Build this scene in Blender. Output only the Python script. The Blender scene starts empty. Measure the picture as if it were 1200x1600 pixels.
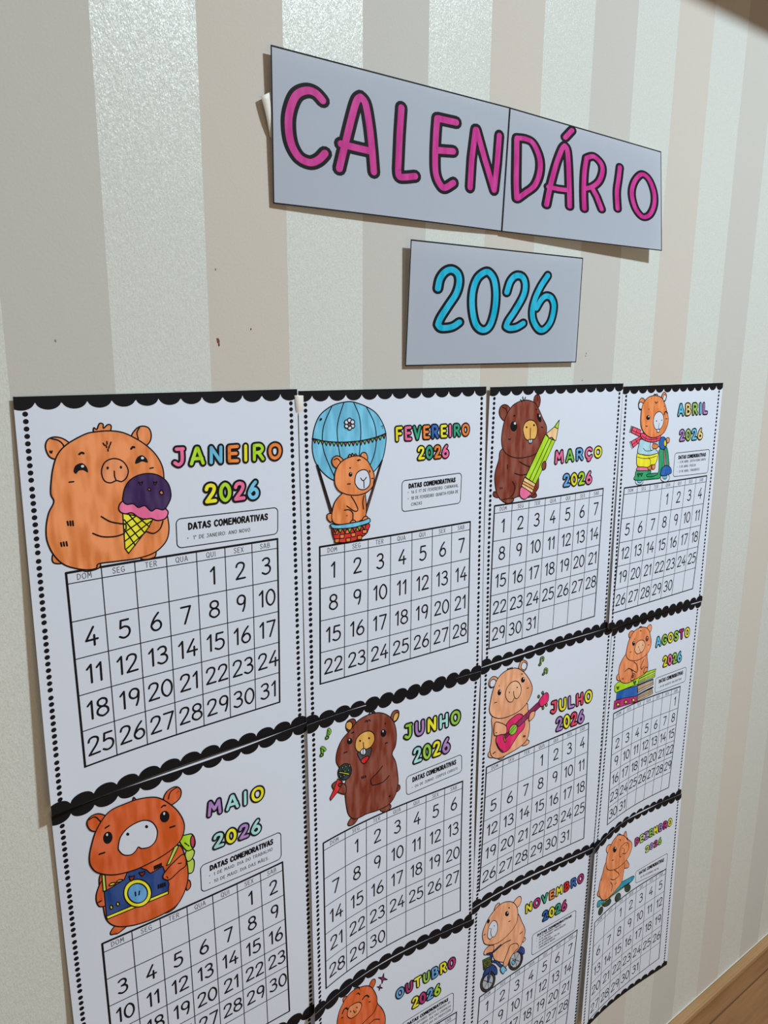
import bpy, bmesh, math, random
from mathutils import Vector

scene = bpy.context.scene
COL = scene.collection
random.seed(4)

# ------------------------------------------------------------------ camera, light, exposure
FOCAL_PX = 1153.40
CAMERA_AT = (0.0, -0.5286, 1.0794)
CAMERA_TURN = (1.357717, -0.006729, -0.633984)
cam_data = bpy.data.cameras.new('camera')
cam_data.sensor_fit = 'VERTICAL'
cam_data.sensor_height = 36.0
cam_data.lens = FOCAL_PX / 1600.0 * 36.0
cam_data.clip_start = 0.02
cam = bpy.data.objects.new('camera', cam_data)
COL.objects.link(cam)
cam.location = CAMERA_AT
cam.rotation_euler = CAMERA_TURN
scene.camera = cam

scene.view_settings.view_transform = 'Standard'
scene.view_settings.look = 'None'
scene.view_settings.gamma = 1.0
scene.view_settings.use_curve_mapping = False
scene.view_settings.exposure = 0.0

AMBIENT = (1.0, 0.82, 0.63)
AMBIENT_STRENGTH = 0.31
LAMP_AT = (1.06, -1.38, 2.40)
LAMP_WATTS = 62.5
LAMP_COLOUR = (0.82, 0.95, 1.0)

world = bpy.data.worlds.new('room_air')
scene.world = world
world.use_nodes = True
world.node_tree.nodes['Background'].inputs[0].default_value = (*AMBIENT, 1)
world.node_tree.nodes['Background'].inputs[1].default_value = AMBIENT_STRENGTH

lamp = bpy.data.lights.new('ceiling_light', 'AREA')
lamp.shape = 'DISK'
lamp.size = 0.20
lamp.energy = LAMP_WATTS
lamp.color = LAMP_COLOUR
lamp_o = bpy.data.objects.new('ceiling_light', lamp)
lamp_o.location = LAMP_AT
COL.objects.link(lamp_o)            # an area light points straight down by default

# added warm fill light with no fixture, tints the lower wall warmer
warm = bpy.data.lights.new('added_warm_fill', 'POINT')
warm.shadow_soft_size = 0.35
warm.energy = 8.5
warm.color = (1.0, 0.70, 0.42)
warm_o = bpy.data.objects.new('added_warm_fill', warm)
warm_o.location = (0.35, -1.75, 0.42)
COL.objects.link(warm_o)


# ------------------------------------------------------------------ materials
def lin(c):
    return tuple((x / 255 / 12.92) if x / 255 <= 0.04045 else ((x / 255 + 0.055) / 1.055) ** 2.4 for x in c)


def new_mat(name, rgb=(0.5, 0.5, 0.5), rough=0.6, spec=0.3):
    m = bpy.data.materials.new(name)
    m.use_nodes = True
    b = m.node_tree.nodes['Principled BSDF']
    b.inputs['Base Color'].default_value = (*rgb, 1)
    b.inputs['Roughness'].default_value = rough
    b.inputs['Specular IOR Level'].default_value = spec
    return m, m.node_tree, b


def node(nt, kind, **kw):
    n = nt.nodes.new(kind)
    for k, v in kw.items():
        if k.startswith('i_'):
            key = k[2:]
            n.inputs[int(key) if key.isdigit() else key.replace('_', ' ')].default_value = v
        else:
            setattr(n, k, v)
    return n


def math_node(nt, op, a, b=None):
    n = nt.nodes.new('ShaderNodeMath')
    n.operation = op
    for i, v in enumerate((a, b)):
        if v is None:
            continue
        if isinstance(v, (int, float)):
            n.inputs[i].default_value = v
        else:
            nt.links.new(v, n.inputs[i])
    return n.outputs[0]


def mix_rgb(nt, fac, a, b):
    n = nt.nodes.new('ShaderNodeMix')
    n.data_type = 'RGBA'
    if isinstance(fac, (int, float)):
        n.inputs[0].default_value = fac
    else:
        nt.links.new(fac, n.inputs[0])
    for i, v in ((6, a), (7, b)):
        if isinstance(v, tuple):
            n.inputs[i].default_value = (*v, 1)
        else:
            nt.links.new(v, n.inputs[i])
    return n.outputs[2]


def marker(name, rgb, var=0.12, rough=0.5):
    """Felt-tip marker ink: upright overlapping streaks of a lighter and a deeper tone."""
    m, nt, b = new_mat(name, rgb, rough, 0.25)
    tc = node(nt, 'ShaderNodeTexCoord')
    mp = node(nt, 'ShaderNodeMapping')
    mp.inputs['Scale'].default_value = (170, 40, 45)
    nt.links.new(tc.outputs['Object'], mp.inputs[0])
    nz = node(nt, 'ShaderNodeTexNoise', i_Scale=1.0, i_Detail=1.0)
    nt.links.new(mp.outputs[0], nz.inputs['Vector'])
    rp = node(nt, 'ShaderNodeMapRange')
    rp.inputs[1].default_value = 0.35
    rp.inputs[2].default_value = 0.65
    nt.links.new(nz.outputs[0], rp.inputs[0])
    lo = tuple(x * (1 - var) ** 2 * (1.0 if i == 0 else 1 - var * 0.8) for i, x in enumerate(rgb))
    hi = tuple(min(0.95, x + (0.8 - x) * var * 0.55) for x in rgb)
    nt.links.new(mix_rgb(nt, rp.outputs[0], lo, hi), b.inputs['Base Color'])
    return m


INK_GAIN = 1.22
PALETTE = dict(
    orange=(228, 136, 74), orange_deep=(206, 92, 38), orange_light=(230, 142, 92), orange_bright=(238, 128, 52),
    orange_tan=(222, 162, 86), peach=(226, 166, 128), peach_light=(230, 178, 142), brown=(124, 54, 36), red_brown=(150, 74, 44),
    brown_rope=(120, 66, 54), tan=(216, 168, 82), tan_light=(228, 192, 142), yellow=(238, 222, 40), lime=(166, 214, 38),
    lime_mid=(138, 196, 62), lime_pale=(186, 218, 92), lime_soft=(146, 190, 92), green=(108, 182, 52), green_deep=(62, 112, 52),
    green_dark=(96, 146, 44), green_scooter=(28, 150, 98), green_black=(34, 62, 54), teal_green=(36, 160, 124), teal=(28, 146, 178),
    blue_sky=(104, 188, 236), blue_pale=(164, 208, 236), blue_lens=(92, 160, 220), blue=(22, 92, 176), blue_dark=(18, 62, 132),
    cyan_soft=(96, 190, 226), mint=(160, 218, 222), mauve=(164, 126, 196), purple_dark=(52, 24, 84), magenta=(172, 36, 116),
    magenta_dark=(134, 34, 84), magenta_red=(214, 36, 108), pink=(238, 108, 158), pink_red=(224, 70, 104), pink_dark=(190, 60, 90),
    red=(206, 32, 34), red_dark=(128, 26, 34), cream=(242, 206, 138), gold=(190, 160, 60), white=(212, 217, 228),
    grey_dark=(62, 60, 66), grey_pale=(170, 182, 196), paper_tan=(184, 164, 138), black_tyre=(34, 34, 38), navy_check=(28, 44, 62),
    header_pink=(180, 34, 134), header_cyan=(0, 166, 204))
STREAKY = {'orange': .13, 'orange_deep': .10, 'orange_light': .12, 'brown': .12, 'peach': .1, 'blue_sky': .1, 'tan': .1}
MATS = {}


def ink_mat(key):
    if key == 'black':
        key = 'printer_black'
    if key not in MATS:
        if key == 'white':
            MATS[key] = PAPER
        elif key == 'printer_black':
            MATS[key] = new_mat('printed_black_ink', (0.008, 0.0075, 0.010), 0.6, 0.14)[0]
        elif key == 'printer_grey':
            MATS[key] = new_mat('printed_grey_ink', (0.10, 0.10, 0.115), 0.6, 0.3)[0]
        else:
            rgb = tuple(min(0.92, x * INK_GAIN) for x in lin(PALETTE[key]))
            MATS[key] = marker('marker_' + key, rgb, STREAKY.get(key, 0.07))
    return MATS[key]


def paper_mat(name, rgb, through):
    m, nt, b = new_mat(name, rgb, 0.62, 0.25)
    tc = node(nt, 'ShaderNodeTexCoord')
    nz = node(nt, 'ShaderNodeTexNoise', i_Scale=900.0, i_Detail=2.0)
    nt.links.new(tc.outputs['Object'], nz.inputs['Vector'])
    bp_ = node(nt, 'ShaderNodeBump', i_Strength=0.03, i_Distance=0.0004)
    nt.links.new(nz.outputs[0], bp_.inputs['Height'])
    nt.links.new(bp_.outputs[0], b.inputs['Normal'])
    # thin paper lets some of the light through onto the wall behind it
    tr = node(nt, 'ShaderNodeBsdfTranslucent')
    tr.inputs['Color'].default_value = (0.95, 0.90, 0.84, 1)
    mx = node(nt, 'ShaderNodeMixShader')
    mx.inputs[0].default_value = through
    nt.links.new(b.outputs[0], mx.inputs[1])
    nt.links.new(tr.outputs[0], mx.inputs[2])
    nt.links.new(mx.outputs[0], nt.nodes['Material Output'].inputs['Surface'])
    return m


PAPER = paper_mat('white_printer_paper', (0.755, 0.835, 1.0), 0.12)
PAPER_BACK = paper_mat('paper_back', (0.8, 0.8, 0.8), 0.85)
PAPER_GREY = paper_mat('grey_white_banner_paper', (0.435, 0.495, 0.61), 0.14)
TAPE = new_mat('white_paper_tape', (0.8, 0.8, 0.78), 0.5, 0.3)[0]

STRIPE_PITCH = 0.1378
STRIPE_START = 0.1572


def wallpaper():
    m, nt, b = new_mat('striped_wallpaper', rough=0.6)
    tc = node(nt, 'ShaderNodeTexCoord')
    sx = node(nt, 'ShaderNodeSeparateXYZ')
    nt.links.new(tc.outputs['Object'], sx.inputs[0])
    t = math_node(nt, 'DIVIDE', math_node(nt, 'SUBTRACT', sx.outputs[0], STRIPE_START - STRIPE_PITCH * 40), STRIPE_PITCH)
    fr = math_node(nt, 'FRACT', t)
    pearl = math_node(nt, 'LESS_THAN', fr, 0.5157)
    odd = math_node(nt, 'GREATER_THAN', math_node(nt, 'FRACT', math_node(nt, 'MULTIPLY', math_node(nt, 'FLOOR', t), 0.5)), 0.25)
    matte = mix_rgb(nt, odd, (0.57, 0.54, 0.50), (0.53, 0.53, 0.51))
    blot = node(nt, 'ShaderNodeTexNoise', i_Scale=9.0, i_Detail=4.0)
    nt.links.new(tc.outputs['Object'], blot.inputs['Vector'])
    matte = mix_rgb(nt, math_node(nt, 'MULTIPLY', blot.outputs[0], 0.22), matte, (0.53, 0.52, 0.50))
    # pearl fibres: fine stretched noise at two angles
    mp = node(nt, 'ShaderNodeMapping')
    mp.inputs['Scale'].default_value = (1.0, 1.0, 0.45)
    mp.inputs['Rotation'].default_value = (0, 0.5, 0)
    nt.links.new(tc.outputs['Object'], mp.inputs[0])
    n1 = node(nt, 'ShaderNodeTexNoise', i_Scale=1000.0, i_Detail=3.0, i_Roughness=0.7)
    nt.links.new(mp.outputs[0], n1.inputs['Vector'])
    mp2 = node(nt, 'ShaderNodeMapping')
    mp2.inputs['Scale'].default_value = (1.0, 1.0, 0.3)
    mp2.inputs['Rotation'].default_value = (0, -0.7, 0)
    nt.links.new(tc.outputs['Object'], mp2.inputs[0])
    n2 = node(nt, 'ShaderNodeTexNoise', i_Scale=520.0, i_Detail=3.0, i_Roughness=0.6)
    nt.links.new(mp2.outputs[0], n2.inputs['Vector'])
    fib = math_node(nt, 'MULTIPLY', math_node(nt, 'ADD', n1.outputs[0], n2.outputs[0]), 0.5)
    pearl_col = mix_rgb(nt, fib, (0.56, 0.605, 0.59), (0.69, 0.73, 0.715))
    nt.links.new(mix_rgb(nt, pearl, matte, pearl_col), b.inputs['Base Color'])
    rough = math_node(nt, 'ADD', math_node(nt, 'MULTIPLY', pearl, -0.46), 0.78)
    nt.links.new(rough, b.inputs['Roughness'])
    spec = math_node(nt, 'ADD', math_node(nt, 'MULTIPLY', pearl, 0.55), 0.15)
    nt.links.new(spec, b.inputs['Specular IOR Level'])
    # weave of the matte stripes, fibres of the pearl ones
    n3 = node(nt, 'ShaderNodeTexNoise', i_Scale=480.0, i_Detail=2.0)
    nt.links.new(tc.outputs['Object'], n3.inputs['Vector'])
    h = math_node(nt, 'ADD', math_node(nt, 'MULTIPLY', fib, math_node(nt, 'MULTIPLY', pearl, 1.0)), math_node(nt, 'MULTIPLY', n3.outputs[0], 0.22))
    bm_ = node(nt, 'ShaderNodeBump', i_Strength=0.5, i_Distance=0.0009)
    nt.links.new(h, bm_.inputs['Height'])
    # mica glints of the pearl: each tiny flake tilts its own way
    vo = node(nt, 'ShaderNodeTexVoronoi', i_Scale=1100.0)
    nt.links.new(tc.outputs['Object'], vo.inputs['Vector'])
    sub = node(nt, 'ShaderNodeVectorMath', operation='SUBTRACT')
    nt.links.new(vo.outputs['Color'], sub.inputs[0])
    sub.inputs[1].default_value = (0.5, 0.5, 0.5)
    sca = node(nt, 'ShaderNodeVectorMath', operation='SCALE')
    nt.links.new(sub.outputs[0], sca.inputs[0])
    nt.links.new(math_node(nt, 'MULTIPLY', pearl, 0.14), sca.inputs['Scale'])
    add = node(nt, 'ShaderNodeVectorMath', operation='ADD')
    nt.links.new(bm_.outputs[0], add.inputs[0])
    nt.links.new(sca.outputs[0], add.inputs[1])
    nor = node(nt, 'ShaderNodeVectorMath', operation='NORMALIZE')
    nt.links.new(add.outputs[0], nor.inputs[0])
    nt.links.new(nor.outputs[0], b.inputs['Normal'])
    return m


def wood(name, c1, c2, plank=0.0, rough=0.45):
    m, nt, b = new_mat(name, c1, rough, 0.35)
    tc = node(nt, 'ShaderNodeTexCoord')
    mp = node(nt, 'ShaderNodeMapping')
    mp.inputs['Scale'].default_value = (3.0, 60.0, 60.0)
    nt.links.new(tc.outputs['Object'], mp.inputs[0])
    nz = node(nt, 'ShaderNodeTexNoise', i_Scale=1.6, i_Detail=6.0, i_Roughness=0.65)
    nt.links.new(mp.outputs[0], nz.inputs['Vector'])
    rp = node(nt, 'ShaderNodeMapRange')
    rp.inputs[1].default_value = 0.3
    rp.inputs[2].default_value = 0.72
    nt.links.new(nz.outputs[0], rp.inputs[0])
    c = mix_rgb(nt, rp.outputs[0], c1, c2)
    if plank:
        sx = node(nt, 'ShaderNodeSeparateXYZ')
        nt.links.new(tc.outputs['Object'], sx.inputs[0])
        fr = math_node(nt, 'FRACT', math_node(nt, 'DIVIDE', math_node(nt, 'ADD', sx.outputs[1], 0.0376 + 300 * plank), plank))
        gap = math_node(nt, 'LESS_THAN', fr, 0.025)
        c = mix_rgb(nt, math_node(nt, 'MULTIPLY', gap, 0.75), c, (0.06, 0.03, 0.015))
    nt.links.new(c, b.inputs['Base Color'])
    return m


WALL = wallpaper()
FLOOR_WOOD = wood('floor_wood', (0.19, 0.088, 0.034), (0.29, 0.145, 0.060), plank=0.098)
TRIM_WOOD = wood('trim_wood', (0.34, 0.20, 0.095), (0.43, 0.26, 0.13))
SHELF_WOOD = wood('shelf_wood', (0.30, 0.15, 0.07), (0.36, 0.19, 0.09))
PLASTER = new_mat('ceiling_paint', (0.72, 0.68, 0.62), 0.8)[0]
CAULK = new_mat('white_caulk', (0.62, 0.60, 0.56), 0.7)[0]
LAMP_BODY = new_mat('lamp_white', (0.8, 0.8, 0.8), 0.4)[0]


# ------------------------------------------------------------------ object helpers
def mesh_obj(name, verts, faces, mat, parent=None, smooth=False):
    me = bpy.data.meshes.new(name)
    me.from_pydata([tuple(v) for v in verts], [], faces)
    me.materials.append(mat)
    if smooth:
        me.polygons.foreach_set('use_smooth', [True] * len(me.polygons))
    me.update()
    o = bpy.data.objects.new(name, me)
    COL.objects.link(o)
    if parent is not None:
        o.parent = parent
        o.matrix_parent_inverse = parent.matrix_basis.inverted()
    return o


def empty(name, loc):
    o = bpy.data.objects.new(name, None)
    o.empty_display_size = 0.02
    o.location = loc
    COL.objects.link(o)
    return o


def tag(o, label, cat, group=None):
    o['label'] = label
    o['category'] = cat
    if group:
        o['group'] = group


def structure(o):
    o['kind'] = 'structure'
    return o


def box(name, x0, x1, y0, y1, z0, z1, mat, parent=None, bevel=0.0):
    bm = bmesh.new()
    vs = [bm.verts.new((x, y, z)) for x in (x0, x1) for y in (y0, y1) for z in (z0, z1)]
    for f in ((0, 1, 3, 2), (4, 6, 7, 5), (0, 4, 5, 1), (2, 3, 7, 6), (0, 2, 6, 4), (1, 5, 7, 3)):
        bm.faces.new([vs[i] for i in f])
    bmesh.ops.recalc_face_normals(bm, faces=bm.faces)
    if bevel:
        bmesh.ops.bevel(bm, geom=bm.edges[:], offset=bevel, segments=3, affect='EDGES')
    me = bpy.data.meshes.new(name)
    bm.to_mesh(me)
    bm.free()
    me.materials.append(mat)
    o = bpy.data.objects.new(name, me)
    COL.objects.link(o)
    if parent is not None:
        o.parent = parent
        o.matrix_parent_inverse = parent.matrix_basis.inverted()
    return o


# ------------------------------------------------------------------ the room
CEILING_Z = 2.48
structure(box('wall_back', -1.2, 4.2, 0.0, 0.10, 0.0, CEILING_Z, WALL))
structure(box('floor', -1.2, 4.2, -3.4, 0.10, -0.06, 0.0, FLOOR_WOOD))
structure(box('ceiling', -1.2, 4.2, -3.4, 0.10, CEILING_Z, CEILING_Z + 0.05, PLASTER))
bb = structure(box('baseboard_back', -1.2, 4.2, -0.015, 0.0, 0.0, 0.0124, TRIM_WOOD, bevel=0.0022))
structure(box('trim_1', -1.2, 4.2, -0.0016, 0.0, 0.0124, 0.0142, CAULK, bevel=0.0005))
structure(box('unseen_shelf', 0.45, 2.6, -0.165, 0.0, 1.567, 1.593, SHELF_WOOD, bevel=0.003))  # unseen wooden shelf, sized to cast the shadow at the wall's upper right

# round ceiling lamp that lights the wall
lampfix = empty('ceiling_lamp', (LAMP_AT[0], LAMP_AT[1], CEILING_Z))
tag(lampfix, 'round white ceiling lamp hanging above the wall, out of frame', 'lamp')


def disc_body(name, cx, cy, prof, mat, parent):
    vs, fs, n = [], [], 32
    for r, z in prof:
        for i in range(n):
            a = 2 * math.pi * i / n
            vs.append((cx + r * math.cos(a), cy + r * math.sin(a), z))
    for k in range(len(prof) - 1):
        for i in range(n):
            fs.append((k * n + i, k * n + (i + 1) % n, (k + 1) * n + (i + 1) % n, (k + 1) * n + i))
    return mesh_obj(name, vs, fs, mat, parent, True)


disc_body('lamp_base', LAMP_AT[0], LAMP_AT[1], [(0.001, CEILING_Z), (0.14, CEILING_Z), (0.145, CEILING_Z - 0.05), (0.13, CEILING_Z - 0.07), (0.001, CEILING_Z - 0.07)], LAMP_BODY, lampfix)

# small marks on the wallpaper
SPOT = new_mat('rusty_spot', (0.20, 0.07, 0.03), 0.8)[0]
GREYMARK = new_mat('grey_scuff', (0.30, 0.28, 0.26), 0.8)[0]


# ------------------------------------------------------------------ curved sheets and what is printed on them
class Sheet:
    """A sheet of paper taped to the wall: corners (x, z, gap to the wall), bows, corner curls. u, v in cm from its top left."""

    def __init__(s, w, h, c, bow, curl, edge, sag):
        s.w, s.h, s.c, s.bow, s.curl, s.edge, s.sag = w, h, [Vector(q) for q in c], bow, curl, edge, sag

    def raw(s, u, v):
        a, b = u / s.w, v / s.h
        q = (1 - b) * ((1 - a) * s.c[0] + a * s.c[1]) + b * ((1 - a) * s.c[3] + a * s.c[2])
        bc, bt, br, bb_, bl = s.bow
        A, B = 4 * a * (1 - a), 4 * b * (1 - b)
        d = q[2] + bc * A * B + bt * A * (1 - b) + bb_ * A * b + bl * B * (1 - a) + br * B * a
        l0, l1, r0, r1 = s.curl
        d += (l0 * (1 - b) + l1 * b) * ((1 - a) ** 3 - (1 - a)) + (r0 * (1 - b) + r1 * b) * (a ** 3 - a)
        ac = min(max(a, 0.0), 1.0)
        return Vector((q[0] + B * (s.edge[0] * (1 - a) + s.edge[1] * a), -max(d, 0.0008), q[1] + (s.sag[0] * (1 - b) + s.sag[1] * b) * .01 * ac * (1 - ac) ** 1.6 / .177))

    def at(s, u, v, h=0.0):
        p = s.raw(u, v)
        if h == 0.0:
            return p
        du = s.raw(u + .05, v) - s.raw(u - .05, v)
        dv = s.raw(u, v + .05) - s.raw(u, v - .05)
        n = du.cross(dv).normalized()
        if n.y > 0:
            n = -n
        return p + n * h


def paper_sheet(name, sh, mat, parent):
    nu, nv, t = 28, 38, 0.00022
    vs, fs = [], []
    for side in (0, 1):
        for j in range(nv + 1):
            for i in range(nu + 1):
                vs.append(sh.at(sh.w * i / nu, sh.h * j / nv, -t * side))
    k = (nu + 1) * (nv + 1)
    idx = lambda i, j, s_: s_ * k + j * (nu + 1) + i
    for j in range(nv):
        for i in range(nu):
            fs.append((idx(i, j, 0), idx(i, j + 1, 0), idx(i + 1, j + 1, 0), idx(i + 1, j, 0)))
            fs.append((idx(i, j, 1), idx(i + 1, j, 1), idx(i + 1, j + 1, 1), idx(i, j + 1, 1)))
    rim = [(i, 0) for i in range(nu)] + [(nu, j) for j in range(nv)] + [(i, nv) for i in range(nu, 0, -1)] + [(0, j) for j in range(nv, 0, -1)]
    b = len(vs)                          # the cut edge has vertices of its own, so the faces shade flat up to it
    for i, j in rim:
        vs += [vs[idx(i, j, 0)].copy(), vs[idx(i, j, 1)].copy()]
    n = len(rim)
    for q in range(n):
        r = (q + 1) % n
        fs.append((b + 2 * q, b + 2 * r, b + 2 * r + 1, b + 2 * q + 1))
    o = mesh_obj(name, vs, fs, mat, parent, True)
    o.data.materials.append(PAPER_BACK)
    for p_ in o.data.polygons:
        p_.material_index = 0 if all(v < k for v in p_.vertices) else 1
    return o


def spline(pts, closed=False, n=6):
    if len(pts) < 3:
        return list(pts)
    out, m = [], len(pts)
    for i in range(m if closed else m - 1):
        if closed:
            p0, p1, p2, p3 = pts[i - 1], pts[i], pts[(i + 1) % m], pts[(i + 2) % m]
        else:
            p0, p1, p2, p3 = pts[max(i - 1, 0)], pts[i], pts[i + 1], pts[min(i + 2, m - 1)]
        for k in range(n):
            t = k / n
            out.append(tuple(0.5 * (2 * p1[c] + (p2[c] - p0[c]) * t + (2 * p0[c] - 5 * p1[c] + 4 * p2[c] - p3[c]) * t * t
                                    + (3 * p1[c] - p0[c] - 3 * p2[c] + p3[c]) * t ** 3) for c in (0, 1)))
    if not closed:
        out.append(tuple(pts[-1]))
    return out


class Ink:
    """Collects flat printed shapes in sheet coordinates (cm), then lays them on the curved sheet."""

    def __init__(s):
        s.v, s.f = [], []

    def quadstrip(s, top, bot, lay):
        b = len(s.v)
        for p, q in zip(top, bot):
            s.v += [(p[0], p[1], lay), (q[0], q[1], lay)]
        for i in range(len(top) - 1):
            s.f.append((b + 2 * i, b + 2 * i + 1, b + 2 * i + 3, b + 2 * i + 2))

    def disc(s, x, y, rx, ry, lay, n=10):
        b = len(s.v)
        s.v += [(x + rx * math.cos(2 * math.pi * i / n), y + ry * math.sin(2 * math.pi * i / n), lay) for i in range(n)]
        s.f.append(tuple(range(b, b + n)))

    def stroke(s, pts, w, lay, closed=False, caps=True):
        P = []
        for p in pts:
            if not P or math.hypot(p[0] - P[-1][0], p[1] - P[-1][1]) > 1e-4:
                P.append(p)
        if closed and len(P) > 2 and math.hypot(P[0][0] - P[-1][0], P[0][1] - P[-1][1]) < 1e-4:
            P.pop()
        n = len(P)
        if n < 2:
            return
        # long segments follow the bend of the sheet
        S = [P[0]]
        for q in (P[1:] + ([P[0]] if closed else [])):
            d = math.hypot(q[0] - S[-1][0], q[1] - S[-1][1])
            p0 = S[-1]
            for i in range(1, int(d / 0.8) + 1):
                if i / (int(d / 0.8) + 1) < 1:
                    f = i / (int(d / 0.8) + 1)
                    S.append((p0[0] + (q[0] - p0[0]) * f, p0[1] + (q[1] - p0[1]) * f))
            S.append(q)
        if closed:
            S.pop()
        P, n = S, len(S)
        r = w / 2
        # split at sharp corners, round joints
        if not closed:
            runs, cur = [], [P[0]]
            for i in range(1, n):
                cur.append(P[i])
                if i < n - 1:
                    a = (P[i][0] - P[i - 1][0], P[i][1] - P[i - 1][1])
                    b = (P[i + 1][0] - P[i][0], P[i + 1][1] - P[i][1])
                    if (a[0] * b[0] + a[1] * b[1]) / (math.hypot(*a) * math.hypot(*b)) < 0.6:
                        runs.append(cur)
                        cur = [P[i]]
            runs.append(cur)
        else:
            runs = [P + [P[0], P[1]]]
        for R in runs:
            m = len(R)
            L, Q = [], []
            for i in range(m):
                if closed and i in (0, m - 1, m - 2):
                    p0, p2 = (R[m - 3], R[1]) if i in (0, m - 2) else (R[0], R[2])
                else:
                    p0, p2 = R[max(i - 1, 0)], R[min(i + 1, m - 1)]
                p1 = R[i]
                t1 = (p1[0] - p0[0], p1[1] - p0[1])
                t2 = (p2[0] - p1[0], p2[1] - p1[1])
                l1, l2 = math.hypot(*t1) or 1, math.hypot(*t2) or 1
                t = (t1[0] / l1 + t2[0] / l2, t1[1] / l1 + t2[1] / l2)
                l = math.hypot(*t) or 1
                nx, ny = -t[1] / l, t[0] / l
                L.append((p1[0] + nx * r, p1[1] + ny * r))
                Q.append((p1[0] - nx * r, p1[1] - ny * r))
            if closed:
                L, Q = L[:-1], Q[:-1]
            s.quadstrip(L, Q, lay)
            if caps and not closed:
                for e, o in ((0, 1), (m - 1, m - 2)):
                    ang = math.atan2(R[e][1] - R[o][1], R[e][0] - R[o][0])
                    b = len(s.v)
                    k = 7 if w > 0.1 else 4
                    s.v += [(R[e][0] + r * math.cos(ang - math.pi / 2 + math.pi * i / (k - 1)), R[e][1] + r * math.sin(ang - math.pi / 2 + math.pi * i / (k - 1)), lay) for i in range(k)]
                    s.f.append(tuple(range(b, b + k)))

    def poly(s, pts, lay):
        bm = bmesh.new()
        vs = [bm.verts.new((p[0], p[1], 0)) for p in pts]
        es = []
        for i in range(len(vs)):
            try:
                es.append(bm.edges.new((vs[i], vs[(i + 1) % len(vs)])))
            except ValueError:
                pass
        bmesh.ops.triangle_fill(bm, use_beauty=True, use_dissolve=False, edges=es)
        for _ in range(6):
            long_e = [e for e in bm.edges if e.calc_length() > 1.1]
            if not long_e:
                break
            bmesh.ops.subdivide_edges(bm, edges=long_e, cuts=1)
            bmesh.ops.triangulate(bm, faces=bm.faces[:])
        bm.verts.index_update()
        b = len(s.v)
        s.v += [(q.co.x, q.co.y, lay) for q in bm.verts]
        s.f += [tuple(b + q.index for q in f.verts) for f in bm.faces]
        bm.free()

    def rect(s, x0, y0, x1, y1, lay):
        s.quadstrip([(x0, y0), (x1, y0)], [(x0, y1), (x1, y1)], lay)

    def build(s, name, mat, parent, sh):
        vs = [sh.at(u, v, 0.00010 + lay * 0.000016) for u, v, lay in s.v]
        fs = []
        for f in s.f:
            a, b, c = vs[f[0]], vs[f[1]], vs[f[2]]
            fs.append(f if (b - a).cross(c - a).y < 0 else tuple(reversed(f)))
        return mesh_obj(name, vs, fs, mat, parent)


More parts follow.
